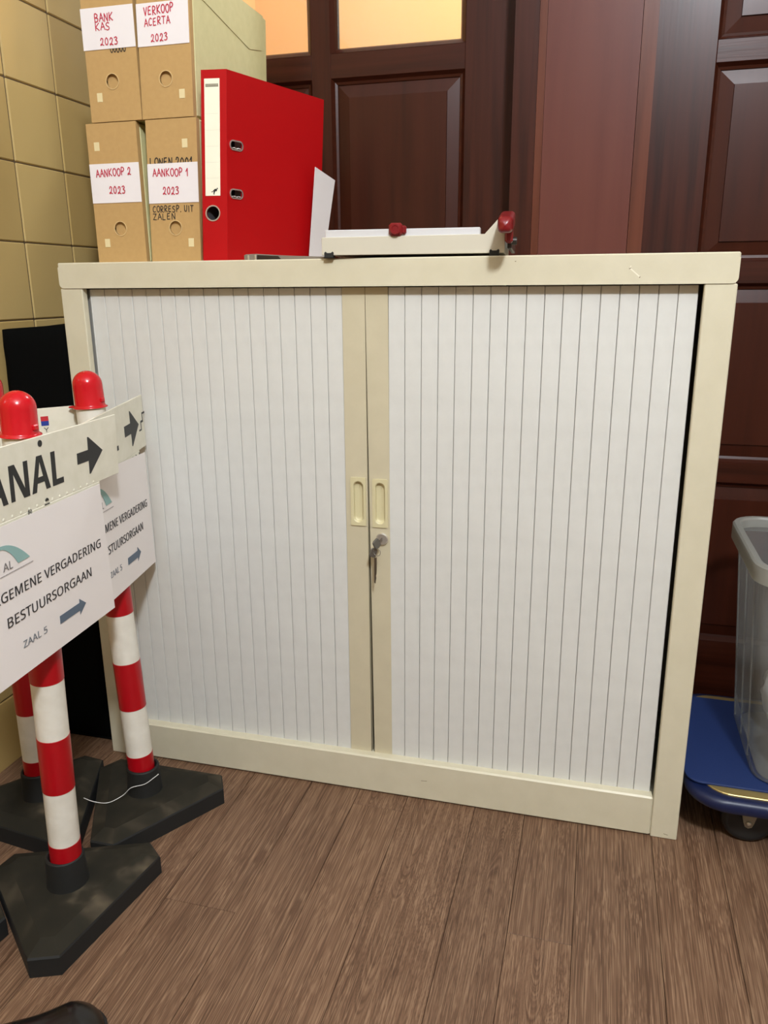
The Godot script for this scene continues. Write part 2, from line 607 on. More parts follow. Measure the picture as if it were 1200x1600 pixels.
func room() -> void:
	# floor of oak-look boards that run away from the viewer
	var sub := S()
	box(sub, Vector3(-0.35, -0.06, DZ - 1.5), Vector3(4.4, -0.0045, 5.3))
	var fl := struct("floor", sub, mat("floor_joint", c8(64, 46, 36), 0.8), "brown oak-look board floor", "floor")
	var tex := plank_image()
	var seams := [-0.19, -0.11, 0.0, 0.112, 0.228, 0.345, 0.475, 0.58, 0.682, 0.82, 0.918, 1.02, 1.155, 1.272, 1.39, 1.51, 1.63, 1.75, 1.87, 1.99, 2.11, 2.23, 2.35, 2.47, 2.59, 2.71, 2.83, 2.95, 3.07, 3.19, 3.31, 3.43, 3.55, 3.67, 3.79, 3.91, 4.03, 4.19]
	var ends := {5: 0.371, 7: 0.044, 10: 0.30}
	var fm := mat("floor_boards", Color.WHITE, 0.5)
	fm.albedo_texture = tex
	fm.metallic_specular = 0.4
	for i in seams.size() - 1:
		var x0: float = seams[i] + 0.0004
		var x1: float = seams[i + 1] - 0.0004
		var e: float = ends.get(i, -0.3 - 0.02 * (i % 7) if i < 12 else -0.49 + 0.1 * (i % 3) * float(i > 15))
		var z := e - 1.2
		while z > DZ:
			z -= 1.2
		var piece := 0
		while z < 5.2:
			var a := maxf(z, DZ - 0.02)
			var b := minf(z + 1.2, 5.2) - 0.0008
			z += 1.2
			piece += 1
			if b - a < 0.03:
				continue
			var st := S()
			var s := (i * 5 + piece * 3) % 8
			var u0 := (s + 0.03) / 8.0
			var u1 := (s + 0.97) / 8.0
			var v0 := 0.01
			var v1 := v0 + (b - a) / 1.25
			if (i + piece) % 2 == 0:
				v0 = 0.99
				v1 = v0 - (b - a) / 1.25
			var c := 0.0004
			var q := [Vector3(x0 + c, 0, a + c), Vector3(x1 - c, 0, a + c), Vector3(x1 - c, 0, b - c), Vector3(x0 + c, 0, b - c)]
			var uvs := [Vector2(u0, v0), Vector2(u1, v0), Vector2(u1, v1), Vector2(u0, v1)]
			quad(st, q[0], q[1], q[2], q[3], Vector3.UP, uvs)
			var w := [Vector3(x0, -0.004, a), Vector3(x1, -0.004, a), Vector3(x1, -0.004, b), Vector3(x0, -0.004, b)]
			var dirs := [Vector3.FORWARD, Vector3.RIGHT, Vector3.BACK, Vector3.LEFT]
			for k in 4:
				var k2 := (k + 1) % 4
				var m1: Vector3 = w[k] + Vector3.UP * (0.004 - c)
				var m2: Vector3 = w[k2] + Vector3.UP * (0.004 - c)
				quad(st, q[k], q[k2], m2, m1, dirs[k] + Vector3.UP, [uvs[k], uvs[k2], uvs[k2], uvs[k]])
				quad(st, m1, m2, w[k2], w[k], dirs[k], [uvs[k], uvs[k2], uvs[k2], uvs[k]])
			obj("plank", st, fm, fl)

	# left wall of square glazed tiles
	var wl := S()
	box(wl, Vector3(-0.32, 0, DZ - 0.1), Vector3(-0.191, 3.05, 5.3))
	var left := struct("wall_left", wl, mat("grout", c8(92, 74, 52), 0.85), "wall of square ochre glazed tiles with dark joints", "wall")
	var tile_st := S()
	var th := 0.0786
	var tp := 0.0040
	box(tile_st, Vector3(-0.004, -0.0778, -th), Vector3(0.003, 0.0778, th), 0.0022)
	var tile := tile_st.commit()
	var tm := []
	for k in 4:
		var m := mat("tile_%d" % k, [c8(192, 164, 106), c8(187, 158, 100), c8(195, 168, 111), c8(184, 157, 102)][k], 0.16)
		m.heightmap_enabled = true
		m.heightmap_texture = noise_tex(61, 0.01, [], 2)
		m.heightmap_scale = 0.12
		m.uv1_triplanar = true
		m.uv1_world_triplanar = true
		m.uv1_scale = Vector3(2.1, 2.1, 2.1)
		tm.append(m)
	for r in 13:
		for c in 22:
			var y := 0.94 + 0.158 * (r - 6) + 0.079
			var z := -0.157 + 0.161 * (c - 2) + 0.0805
			inst("tile", tile, tm[(r * 7 + c * 3 + (r * c) % 5) % 4], left, Transform3D(Basis(), Vector3(-0.191, y, z)))
	var upper := S()
	box(upper, Vector3(-0.2, 2.055, DZ), Vector3(-0.186, 3.05, 5.3), 0.0)
	obj("plaster", upper, mat("plaster", c8(186, 174, 156), 0.9), left)

	var cream := mat("plaster", c8(186, 174, 156), 0.9)
	var a := S()
	box(a, Vector3(4.2, 0, DZ - 0.1), Vector3(4.35, 3.05, 5.3))
	struct("wall_right", a, cream, "plain cream wall on the right", "wall")
	a = S()
	box(a, Vector3(-0.32, 0, 5.2), Vector3(4.35, 3.05, 5.35))
	struct("wall_front", a, cream, "plain cream wall behind the viewer", "wall")
	a = S()
	box(a, Vector3(-0.5, 3.05, DZ - 1.6), Vector3(4.35, 3.17, 5.35))
	struct("ceiling", a, mat("ceiling_white", c8(220, 219, 215), 0.9), "white plaster ceiling", "ceiling")
	a = S()
	box(a, Vector3(-0.32, 2.12, DZ - 0.12), Vector3(4.35, 3.05, DZ))
	box(a, Vector3(1.84, 0, DZ - 0.12), Vector3(4.35, 2.12, DZ))
	struct("wall_back", a, cream, "cream wall above and beside the wooden doors", "wall")
	# room beyond the glazed door
	a = S()
	var yellow := mat("yellow_wall", c8(246, 199, 126), 0.9)
	box(a, Vector3(-0.5, 0, DZ - 1.55), Vector3(2.75, 3.05, DZ - 1.45))
	struct("wall_far", a, yellow, "yellow wall seen through the door panes", "wall")
	a = S()
	box(a, Vector3(-0.5, 0, DZ - 1.5), Vector3(-0.4, 3.05, DZ - 0.1))
	box(a, Vector3(2.0, 0, DZ - 1.5), Vector3(2.1, 3.05, DZ - 0.1))
	box(a, Vector3(-0.5, 0, DZ - 0.16), Vector3(-0.2, 3.05, DZ - 0.1))
	struct("wall_side", a, yellow, "yellow side walls of the room beyond", "wall")

func panel(called: String, r: Rect2, m: Material, parent: Node, mould: Material) -> void:
	# raised and fielded panel in the opening r of a door whose face is at z = 0
	var st := S()
	frame(st, r, 0.0, r.grow(-0.006), -0.009)
	frame(st, r.grow(-0.006), -0.009, r.grow(-0.0115), -0.011)
	obj("moulding", st, mould, parent)
	var q := S()
	frame(q, r.grow(-0.0112), -0.0135, r.grow(-0.0385), -0.0085)
	frame(q, r.grow(-0.0385), -0.0085, r.grow(-0.0392), -0.0048)
	var f := r.grow(-0.0392)
	box(q, Vector3(r.position.x - 0.01, r.position.y - 0.01, -0.03), Vector3(r.end.x + 0.01, r.end.y + 0.01, -0.0138))
	quad(q, Vector3(f.position.x, f.position.y, -0.0048), Vector3(f.end.x, f.position.y, -0.0048), Vector3(f.end.x, f.end.y, -0.0048), Vector3(f.position.x, f.end.y, -0.0048), Vector3.BACK)
	obj(called, q, m, parent)

func doors() -> void:
	var d0 := c8(44, 18, 9)
	var d1 := c8(56, 23, 12)
	var d2 := c8(66, 29, 17)
	var upright := wood("mahogany_upright", 31, d0, d1, d2, Vector3(15.0, 0.6, 15.0))
	var level := wood("mahogany_level", 37, d0, d1, d2, Vector3(0.6, 15.0, 15.0))
	var field := wood("mahogany_panel", 43, d0.lerp(d1, 0.2), d1.lerp(d2, 0.15), d2, Vector3(6.5, 0.4, 6.5))
	var red := wood("painted_red_wood", 47, c8(82, 41, 33), c8(90, 46, 37), c8(97, 52, 42), Vector3(5.0, 0.3, 5.0), 0.42)
	# --- glazed door on the left
	var d := Node3D.new()
	d.name = "door_1"
	add_child(d)
	d.position = Vector3(0, 0, DZ)
	d.set_meta("kind", "structure")
	d.set_meta("label", "dark mahogany panelled door with lit window panes above the folders")
	d.set_meta("category", "door")
	for e in [[-0.085, 0.042], [0.342, 0.388], [0.687, 0.7985]]:
		var st := S()
		box(st, Vector3(e[0], 0.004 if e[0] != 0.342 else 0.1, -0.042), Vector3(e[1], 2.07, 0.0), 0.0012)
		obj("stile" if e[0] != 0.342 else "mullion", st, upright, d)
	for c in [[0.042, 0.342], [0.388, 0.687]]:
		for r in [[0.004, 0.2], [0.6, 0.65], [1.0, 1.045], [1.447, 1.497], [1.96, 2.07]]:
			var st := S()
			box(st, Vector3(c[0] - 0.0003, r[0], -0.042), Vector3(c[1] + 0.0003, r[1], -0.0003), 0.0008)
			obj("rail", st, level, d)
		for r in [[0.2, 0.6], [0.65, 1.0], [1.045, 1.447]]:
			panel("panel", Rect2(c[0], r[0], c[1] - c[0], r[1] - r[0]), field, d, level)
		var open := Rect2(c[0], 1.497, c[1] - c[0], 1.96 - 1.497)
		var st := S()
		frame(st, open, 0.0, open.grow(-0.008), -0.009)
		frame(st, open.grow(-0.008), -0.009, open.grow(-0.012), -0.016)
		frame(st, open.grow(-0.012), -0.03, open.grow(0.0), -0.036)
		obj("glazing_bead", st, upright, d)
		var g := S()
		box(g, Vector3(c[0] + 0.002, 1.499, -0.021), Vector3(c[1] - 0.002, 1.958, -0.017))
		var gm := mat("pane_glass", Color(0.95, 0.95, 0.92, 0.06), 0.03)
		gm.transparency = BaseMaterial3D.TRANSPARENCY_ALPHA
		obj("pane", g, gm, d)
	# --- frame boards between the doors
	var t := S()
	box(t, Vector3(-0.19, 0, DZ - 0.1), Vector3(-0.088, 2.12, DZ + 0.004), 0.003)
	box(t, Vector3(-0.19, 2.074, DZ - 0.1), Vector3(0.86, 2.13, DZ + 0.004), 0.003)
	struct("trim_1", t, upright, "dark mahogany door frame left of the glazed door", "door frame")
	t = S()
	var poly := PackedVector2Array([Vector2(0.8015, -0.1), Vector2(0.8015, 0.002), Vector2(0.803, 0.0035), Vector2(0.8115, 0.0035), Vector2(0.813, 0.002), Vector2(0.8145, -0.016), Vector2(0.8485, -0.02), Vector2(0.8485, -0.1)])
	var flip := Transform3D(Basis(Vector3.RIGHT, Vector3.FORWARD, Vector3.UP), Vector3(0, 0, DZ))
	prism(t, PackedVector2Array(Array(poly).map(func(p): return p)), flip, 2.12)
	struct("trim_2", t, upright, "narrow dark rebated door jamb beside the glazed door", "door frame")
	t = S()
	prism(t, PackedVector2Array([Vector2(0.8642, -0.1), Vector2(0.8642, -0.001), Vector2(0.8652, 0.0), Vector2(1.0395, 0.0), Vector2(1.0405, -0.001), Vector2(1.0405, -0.1)]), flip, 2.12)
	struct("trim_3", t, red, "wide reddish-brown painted board between the two doors", "door frame")
	var bright := wood("bright_mahogany", 53, c8(72, 34, 20), c8(86, 43, 27), c8(98, 52, 34), Vector3(9, 0.5, 9), 0.38)
	t = S()
	prism(t, PackedVector2Array([Vector2(0.849, -0.1), Vector2(0.849, -0.013), Vector2(0.8637, -0.001), Vector2(0.8637, -0.1)]), flip, 2.12)
	struct("trim_6", t, bright, "narrow brown bevelled strip beside the reddish board", "door frame")
	t = S()
	prism(t, PackedVector2Array([Vector2(1.0415, -0.1), Vector2(1.0415, -0.007), Vector2(1.0425, -0.006), Vector2(1.068, 0.006), Vector2(1.0695, 0.006), Vector2(1.0695, -0.1)]), flip, 2.12)
	struct("trim_4", t, bright, "narrow splayed brown strip along the panelled door", "door frame")
	# --- panelled door on the right
	d = Node3D.new()
	d.name = "door_2"
	add_child(d)
	d.position = Vector3(0, 0, DZ + 0.006)
	d.set_meta("kind", "structure")
	d.set_meta("label", "dark mahogany door with four raised panels behind the trolley")
	d.set_meta("category", "door")
	for e in [[1.071, 1.187], [1.64, 1.756]]:
		var st := S()
		box(st, Vector3(e[0], 0.004, -0.042), Vector3(e[1], 2.07, 0.0), 0.0012)
		obj("stile", st, upright, d)
	for r in [[0.004, 0.197], [0.578, 0.625], [1.004, 1.049], [1.422, 1.463], [1.95, 2.07]]:
		var st := S()
		box(st, Vector3(1.187, r[0], -0.042), Vector3(1.64, r[1], -0.0002), 0.0008)
		obj("rail", st, level, d)
	for r in [[0.197, 0.578], [0.625, 1.004], [1.049, 1.422], [1.463, 1.95]]:
		panel("panel", Rect2(1.187, r[0], 0.453, r[1] - r[0]), field, d, level)
	t = S()
	box(t, Vector3(1.76, 0, DZ - 0.1), Vector3(1.85, 2.12, DZ + 0.01), 0.003)
	box(t, Vector3(0.862, 2.074, DZ - 0.1), Vector3(1.85, 2.13, DZ + 0.01), 0.003)
	struct("trim_5", t, upright, "dark mahogany door frame right of the panelled door", "door frame")

func cabinet() -> void:
	var cream := noisy("cream_enamel", 71, 0.02, [[0.0, c8(204, 196, 170)], [1.0, c8(210, 202, 177)]], Vector3(3, 3, 3), 0.42)
	cream.heightmap_enabled = true
	cream.heightmap_texture = noise_tex(72, 0.08, [], 2)
	cream.heightmap_scale = 0.004
	var t := thing("tambour_cabinet", "cream metal cabinet with two closed grey slatted roller doors", "cabinet")
	var st := S()
	box(st, Vector3(0.0008, 0.0, -0.43), Vector3(0.002, 1.02, -0.0195))
	box(st, Vector3(1.198, 0.0, -0.43), Vector3(1.1992, 1.02, -0.0195))
	box(st, Vector3(0.001, 0.0, -0.432), Vector3(1.199, 1.04, -0.43))
	box(st, Vector3(0.002, 0.02, -0.43), Vector3(1.198, 0.03, -0.004))
	obj("carcass", st, cream, t)
	st = S()
	box(st, Vector3(0.0, 1.0185, -0.435), Vector3(1.2, 1.05, 0.0), 0.002)
	X = Transform3D(Basis(), Vector3.ZERO)
	var lip := PackedVector2Array([Vector2(0, 1.042), Vector2(0.0, 1.012)])
	for i in 6:
		var a := PI + PI / 2 * i / 5.0
		lip.append(Vector2(0.009 + 0.009 * cos(a), 1.0125 + 0.009 * sin(a)))
	for i in 6:
		var a := -PI / 2 + PI / 2 * i / 5.0
		lip.append(Vector2(1.191 + 0.009 * cos(a), 1.0125 + 0.009 * sin(a)))
	lip.append(Vector2(1.2, 1.042))
	prism(st, lip, Transform3D(Basis(), Vector3(0, 0, -0.019)), 0.0192, 0.0012)
	obj("top_panel", st, cream, t)
	for s in [0, 1]:
		st = S()
		var x0: float = [0.0, 1.1525][s]
		box(st, Vector3(x0, 0.0, -0.017), Vector3(x0 + 0.0475, 1.0035, -0.0012), 0.0016)
		obj("stile", st, cream, t)
	st = S()
	box(st, Vector3(0.048, 0.002, -0.024), Vector3(1.1522, 0.084, -0.0012), 0.003)
	box(st, Vector3(0.03, 0.066, -0.05), Vector3(1.17, 0.08, -0.01))
	obj("plinth", st, cream, t)
	# roller doors
	var grey := noisy("slat_plastic", 81, 0.02, [[0.0, c8(208, 207, 201)], [1.0, c8(214, 213, 207)]], Vector3(4, 4, 4), 0.5)
	var slat_st := S()
	box(slat_st, Vector3(0.0004, 0.081, -0.006), Vector3(0.0293, 1.002, 0.0), 0.0009)
	var slat := slat_st.commit()
	var corner_st := S()
	box(corner_st, Vector3(0.0, 0.081, -0.005), Vector3(0.028, 1.002, 0.0), 0.0006)
	var corner := corner_st.commit()
	for side in [0, 1]:
		st = S()
		if side == 0:
			box(st, Vector3(0.0535, 0.081, -0.034), Vector3(0.5995, 1.002, -0.031))
		else:
			box(st, Vector3(0.6075, 0.081, -0.034), Vector3(1.1462, 1.002, -0.031))
		var door := obj("tambour_door", st, grey, t)
		door.set_meta("label", ["roller door with a plain handle", "roller door with the lock and key"][side])
		for k in 17:
			var x := 0.5577 - 0.0297 * (k + 1) if side == 0 else 0.6417 + 0.0297 * k
			inst("slat", slat, grey, door, Transform3D(Basis(), Vector3(x, 0, -0.0195)))
		if side == 0:
			inst("slat", corner, grey, door, Transform3D(Basis(Vector3.UP, -deg_to_rad(38)), Vector3(0.0300, 0, -0.0365)))
		# lead rail with its handle
		var hc := Vector3(0.5828, 0.6148, -0.0186) if side == 0 else Vector3(0.6248, 0.6138, -0.0186)
		var edge := func(y: float, right: bool) -> float:
			var f := (y - 0.081) / 0.9335
			if side == 0:
				return lerpf(0.6014, 0.5998, f) if right else 0.5582
			return lerpf(0.6455, 0.6414, f) if right else lerpf(0.6088, 0.6006, f)
		st = S()
		var y0 := hc.y - 0.0435
		var y1 := hc.y + 0.0435
		var cell := func(xa: float, xb: float, ya: float, yb: float, xc: float, xd: float) -> void:
			prism(st, PackedVector2Array([Vector2(xa, ya), Vector2(xb, ya), Vector2(xd, yb), Vector2(xc, yb)]), Transform3D(Basis(), Vector3(0, 0, -0.036)), 0.0175)
		cell.call(edge.call(0.081, false), edge.call(0.081, true), 0.081, y0, edge.call(y0, false), edge.call(y0, true))
		cell.call(edge.call(y1, false), edge.call(y1, true), y1, 1.002, edge.call(1.002, false), edge.call(1.002, true))
		cell.call(edge.call(y0, false), hc.x - 0.0125, y0, y1, edge.call(y1, false), hc.x - 0.0125)
		cell.call(hc.x + 0.0125, edge.call(y0, true), y0, y1, hc.x + 0.0125, edge.call(y1, true))
		obj("lead_rail", st, noisy("lead_rail_enamel", 73, 0.02, [[0.0, c8(196, 186, 158)], [1.0, c8(202, 192, 164)]], Vector3(3, 3, 3), 0.45), door)
		st = S()
		X = Transform3D(Basis(), hc)
		var outer := PackedVector2Array(rr(0.0148, 0.0465, 0.0022, 10))
		var inner := slot(0.0088, 0.0385, 10)
		var brim := slot(0.0104, 0.0402, 10)
		ring(st, outer, brim, -0.001, 0.0026, 0.0026)
		for i in brim.size():
			var k2 := (i + 1) % brim.size()
			quad(st, Vector3(brim[i].x, brim[i].y, 0.0026), Vector3(brim[k2].x, brim[k2].y, 0.0026), Vector3(inner[k2].x, inner[k2].y, 0.0014), Vector3(inner[i].x, inner[i].y, 0.0014), Vector3(-brim[i].x, -brim[i].y, 0.02))
		# scooped bowl
		var g := []
		for i in 6:
			var f := i / 5.0
			var row := []
			for q in inner:
				var s := 1.0 - 0.22 * f * f if i < 5 else 0.0
				row.append(Vector3(q.x * s, q.y * s if i < 5 else q.y * 0.6, 0.0014 - 0.0068 * sqrt(f)))
			g.append(row)
		grid(st, g, true, true)
		X = Transform3D.IDENTITY
		obj("handle", st, mat("handle_plastic", c8(208, 198, 158), 0.42), door)
	# lock
	st = S()
	var face := Transform3D(Basis(Vector3.RIGHT, PI / 2), Vector3(0.6285, 0.545, -0.0195))
	flatlathe(st, [Vector2(0.0115, 0), Vector2(0.0115, 0.0045), Vector2(0.0102, 0.006), Vector2(0.0078, 0.006), Vector2(0.0078, 0.005), Vector2(0.0, 0.005)], face, 32)
	obj("lock", st, mat("chrome", c8(214, 210, 202), 0.28, 0.75), t)
	# little scratches and dents, told apart in the photograph
	for e in [["scratch", 1.0405, 1.0275, 1.0556, 1.0145, 0.0009, 0.0004], ["scratch", 1.0402, 1.0278, 1.0412, 1.0318, 0.0005, 0.0004], ["scratch", 1.003, 1.0484, 1.007, 1.0488, 0.0005, 0.0004], ["dent_mark", 1.0385, 1.0268, 1.0415, 1.0282, 0.0006, 0.00045], ["dent_mark", 1.0548, 1.0134, 1.0562, 1.0150, 0.0007, 0.00045], ["dent_mark", 0.86, 1.0405, 0.862, 1.0408, 0.0006, 0.00045], ["dent_mark", 1.176, 0.0105, 1.184, 0.0085, 0.0005, -0.001], ["dent_mark", 0.71, 0.045, 0.722, 0.046, 0.0005, -0.001]]:
		st = S()
		var a := Vector3(e[1], e[2], e[6])
		var b := Vector3(e[3], e[4], e[6])
		var w: Vector3 = Vector3(-(b - a).y, (b - a).x, 0).normalized() * e[5]
		quad(st, a - w, a + w, b + w, b - w, Vector3.BACK)
		obj(e[0], st, mat("bare_scratch", c8(232, 226, 206), 0.5) if e[0] == "scratch" else mat("dark_scratch", c8(120, 106, 78), 0.7), t)
	# keys
	var nickel := mat("key_nickel", c8(150, 146, 138), 0.32, 0.9)
	var k := thing("key_pair", "two small grey keys on a ring hanging from the cabinet lock", "keys", Vector3(0.6285, 0.545, -0.012))
	st = S()
	box(st, Vector3(-0.001, -0.0035, -0.004), Vector3(0.001, 0.0035, 0.012), 0.0003)
	obj("key_blade", st, nickel, k)
	st = S()
	var bow := PackedVector2Array()
	for q in rr(0.0078, 0.0095, 0.004, 4):
		bow.append(q)
	prism(st, bow, Transform3D(Basis(Vector3.UP, deg_to_rad(62)) * Basis(Vector3.BACK, deg_to_rad(28)), Vector3(-0.005, -0.002, 0.0195)), 0.003, 0.0006)
	obj("key_bow", st, mat("key_head", c8(112, 108, 100), 0.4, 0.6), k)
	st = S()
	var rp := []
	for i in 25:
		var a := TAU * i / 24.0
		rp.append(Vector3(-0.003 + 0.0072 * cos(a), -0.0175 + 0.0078 * sin(a), 0.0215 + 0.002 * cos(a)))
	tube(st, rp, 0.0006, 6, false)
	obj("ring", st, nickel, k)
	st = S()
	prism(st, PackedVector2Array(rr(0.0068, 0.0088, 0.004, 4)), Transform3D(Basis(Vector3.UP, deg_to_rad(40)) * Basis(Vector3.BACK, deg_to_rad(-20)), Vector3(-0.0115, -0.0205, 0.018)), 0.0026, 0.0005)
	obj("key_bow", st, mat("key_head", c8(112, 108, 100), 0.4, 0.6), k)
	st = S()
	prism(st, PackedVector2Array([Vector2(-0.0021, -0.079), Vector2(0.0003, -0.081), Vector2(0.0012, -0.0745), Vector2(0.0021, -0.07), Vector2(0.0012, -0.066), Vector2(0.0024, -0.062), Vector2(0.0028, -0.052), Vector2(0.0031, -0.029), Vector2(-0.0018, -0.029)]), Transform3D(Basis(), Vector3(-0.0072, 0, 0.019)), 0.002, 0.0004)
	obj("key_shank", st, mat("key_steel", c8(126, 120, 108), 0.35, 0.9), k)

func archive_box(label: String, at: Vector3, lean: float, w: float, sign_rect: Rect2, hole: Vector2, stickers: Array) -> Node3D:
	var kraft := noisy("kraft_board", 91, 0.05, [[0.0, c8(183, 147, 93)], [1.0, c8(189, 153, 98)]], Vector3(6, 6, 6), 0.8)
	var pale := noisy("pale_board", 92, 0.03, [[0.0, c8(208, 201, 147)], [1.0, c8(215, 208, 155)]], Vector3(5, 5, 5), 0.75)
	var t := thing("archive_box", label, "box", at, "cardboard archive boxes stacked on the cabinet")
	t.basis = Basis(Vector3.RIGHT, Vector3(-lean, 1, 0), Vector3.BACK)
	var st := S()
	var h := 0.2465
	box(st, Vector3(0.0, 0.0005, -0.34), Vector3(w, h, -0.0125), 0.0035)
	obj("body", st, pale, t)
	# the spine is a card with a real finger hole, in front of the inner card
	st = S()
	pierced(st, Rect2(-0.0004, 0, w + 0.0008, h + 0.0005), hole, circle(0.0122), -0.005, 0.0)
	obj("spine", st, kraft, t)
	st = S()
	box(st, Vector3(0.0, 0.0004, -0.0125), Vector3(w, h, -0.0052))
	obj("inner_card", st, kraft, t)
	st = S()
	X = Transform3D(Basis(), Vector3(hole.x, hole.y, 0))
	ring(st, circle(0.0136), circle(0.0122), 0.0, 0.001, -0.004)
	X = Transform3D.IDENTITY
	obj("finger_ring", st, mat("kraft_edge", c8(206, 176, 124), 0.6), t)
	for s in stickers:
		st = S()
		box(st, Vector3(s.x - 0.0055, s.y - 0.0075, 0), Vector3(s.x + 0.0055, s.y + 0.0075, 0.0006), 0.0002)
		obj("tape_tab", st, mat("old_tape", c8(222, 206, 160), 0.5), t)
	st = S()
	var r := sign_rect
	box(st, Vector3(r.position.x, r.position.y, 0.0002), Vector3(r.end.x, r.end.y, 0.0012), 0.0002)
	obj("label_card", st, mat("label_paper", c8(232, 226, 226), 0.8), t)
	return t

func boxes_and_binder() -> void:
	var red_ink := mat("red_ink", c8(186, 36, 62), 0.7)
	var black_ink := mat("black_ink", c8(34, 30, 28), 0.7)
	var y := 1.0502
	var zf := -0.06
	# lower row
	var b := archive_box("kraft archive box labelled AANKOOP, standing below the BANK KAS box", Vector3(0.0515, y, zf), 0.0, 0.1035, Rect2(-0.0004, 0.1085, 0.1043, 0.069), Vector2(0.0535, 0.0625), [Vector2(0.0225, 0.037), Vector2(0.019, 0.2075)])
	written("lettering", "AANKOOP 2", 0.013, 0.1545, 0.0125, 0.074, red_ink, b, 0.0016, 0.03)
	written("lettering", "2023", 0.038, 0.1245, 0.0125, 0.034, red_ink, b, 0.0016)
	b = archive_box("kraft archive box beside the red file, with CORRESP. UIT ZALEN in black pen", Vector3(0.1672, y, zf), -0.036, 0.1015, Rect2(-0.0004, 0.1045, 0.1023, 0.0685), Vector2(0.052, 0.061), [Vector2(0.083, 0.0345), Vector2(0.0775, 0.205)])
	written("lettering", "AANKOOP 1", 0.011, 0.1515, 0.0125, 0.07, red_ink, b, 0.0016, -0.02)
	written("lettering", "2023", 0.03, 0.1195, 0.0125, 0.033, red_ink, b, 0.0016)
	written("lettering", "LONEN 2001", 0.0055, 0.169, 0.0135, 0.084, black_ink, b, 0.0003, -0.02)
	written("lettering", "CORRESP. UIT", 0.0065, 0.0895, 0.0105, 0.084, black_ink, b, 0.0003, -0.01)
	written("lettering", "ZALEN", 0.0065, 0.076, 0.0105, 0.046, black_ink, b, 0.0003)
	# upper row
	b = archive_box("kraft archive box labelled BANK KAS, stacked nearest the tiled wall", Vector3(0.0655, y + 0.2485, zf), 0.0, 0.1035, Rect2(-0.002, 0.1185, 0.106, 0.067), Vector2(0.0505, 0.066), [Vector2(0.0215, 0.041), Vector2(0.02, 0.208)])
	written("lettering", "BANK", 0.0265, 0.1625, 0.0125, 0.037, red_ink, b, 0.0016)
	written("lettering", "KAS", 0.0265, 0.149, 0.0115, 0.03, red_ink, b, 0.0016)
	written("lettering", "2023", 0.034, 0.1245, 0.0115, 0.036, red_ink, b, 0.0016)
	written("lettering", "OOOOO", 0.052, 0.1125, 0.011, 0.031, black_ink, b, 0.0003)
	b = archive_box("kraft archive box labelled VERKOOP ACERTA, its pale side showing above the file", Vector3(0.1715, y + 0.2485, zf), -0.03, 0.1015, Rect2(-0.001, 0.1165, 0.101, 0.0675), Vector2(0.0505, 0.0635), [Vector2(0.081, 0.0375), Vector2(0.08, 0.207)])
	written("lettering", "VERKOOP", 0.0145, 0.1645, 0.0125, 0.058, red_ink, b, 0.0016, 0.05)
	written("lettering", "ACERTA", 0.0145, 0.1475, 0.0115, 0.05, red_ink, b, 0.0016, 0.05)
	written("lettering", "2023", 0.026, 0.1225, 0.0115, 0.033, red_ink, b, 0.0016, 0.04)
	# side flap of the pale box: a second layer of card with a slanting edge
	var st := S()
	prism(st, PackedVector2Array([Vector2(0.03, 0.246), Vector2(0.039, 0.199), Vector2(0.25, 0.168), Vector2(0.31, 0.18), Vector2(0.32, 0.246)]), Transform3D(Basis(Vector3.FORWARD, Vector3.UP, Vector3.RIGHT), Vector3(0.1014, 0, 0)), 0.0012)
	obj("flap", st, mats["pale_board"], b)

	# red lever arch file: two boards and a spine
	var red := noisy("binder_cloth", 95, 0.2, [[0.0, c8(168, 8, 12)], [1.0, c8(179, 11, 16)]], Vector3(14, 14, 14), 0.5)
	red.metallic_specular = 0.3
	red.heightmap_enabled = true
	red.heightmap_texture = noise_tex(96, 0.25, [], 2)
	red.heightmap_scale = 0.006
	var t := thing("lever_arch_file", "red lever arch file standing upright with a narrow white spine label", "binder", Vector3(0.283, y, -0.042))
	t.basis = Basis(Vector3.RIGHT, Vector3(0.06, 1, 0), Vector3.BACK)
	var cdir := Vector3(0.0845, 0, -0.27).normalized()
	var sdir := Vector3(0.046, 0, -0.007).normalized()
	var H := 0.3165
	# right cover
	st = S()
	var cn := Vector3.UP.cross(cdir) * -1.0
	var ct := Transform3D(Basis(cdir, Vector3.UP, cdir.cross(Vector3.UP)), sdir * 0.0455)
	var eye := slot(0.0155, 0.0066)
	X = ct
	pierced(st, Rect2(0, 0, 0.283, 0.1575), Vector2(0.0245, 0.117), eye, -0.0025, 0.0)
	pierced(st, Rect2(0, 0.1575, 0.283, H - 0.1575), Vector2(0.0245, 0.198), eye, -0.0025, 0.0)
	X = Transform3D.IDENTITY
	var cover := obj("cover", st, red, t)
	# spine with its finger hole
	st = S()
	var sp := Transform3D(Basis(sdir, Vector3.UP, sdir.cross(Vector3.UP)), Vector3.ZERO)
	X = sp
	pierced(st, Rect2(0, 0, 0.046, H), Vector2(0.0195, 0.083), circle(0.0118, 28), -0.0024, 0.0005)
	X = Transform3D.IDENTITY
	var spine := obj("spine", st, red, t)
	st = S()
	var cov := PackedVector2Array([Vector2(0.0, 0.0), Vector2(0.283, 0.0), Vector2(0.283, H), Vector2(0.0, H)])
	prism(st, cov, Transform3D(Basis(cdir, Vector3.UP, cdir.cross(Vector3.UP)), Vector3.ZERO), 0.0025, 0.0004)
	obj("cover", st, red, t)
	# added charcoal sheet whose colour stands for the shade inside the holes, and the punched sheets that the file holds
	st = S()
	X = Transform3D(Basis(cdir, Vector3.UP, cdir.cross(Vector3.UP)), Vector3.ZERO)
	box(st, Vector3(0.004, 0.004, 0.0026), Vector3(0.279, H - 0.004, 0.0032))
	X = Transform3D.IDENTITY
	obj("shade_sheet", st, mat("shade_sheet_charcoal", c8(58, 55, 56), 0.9), t)
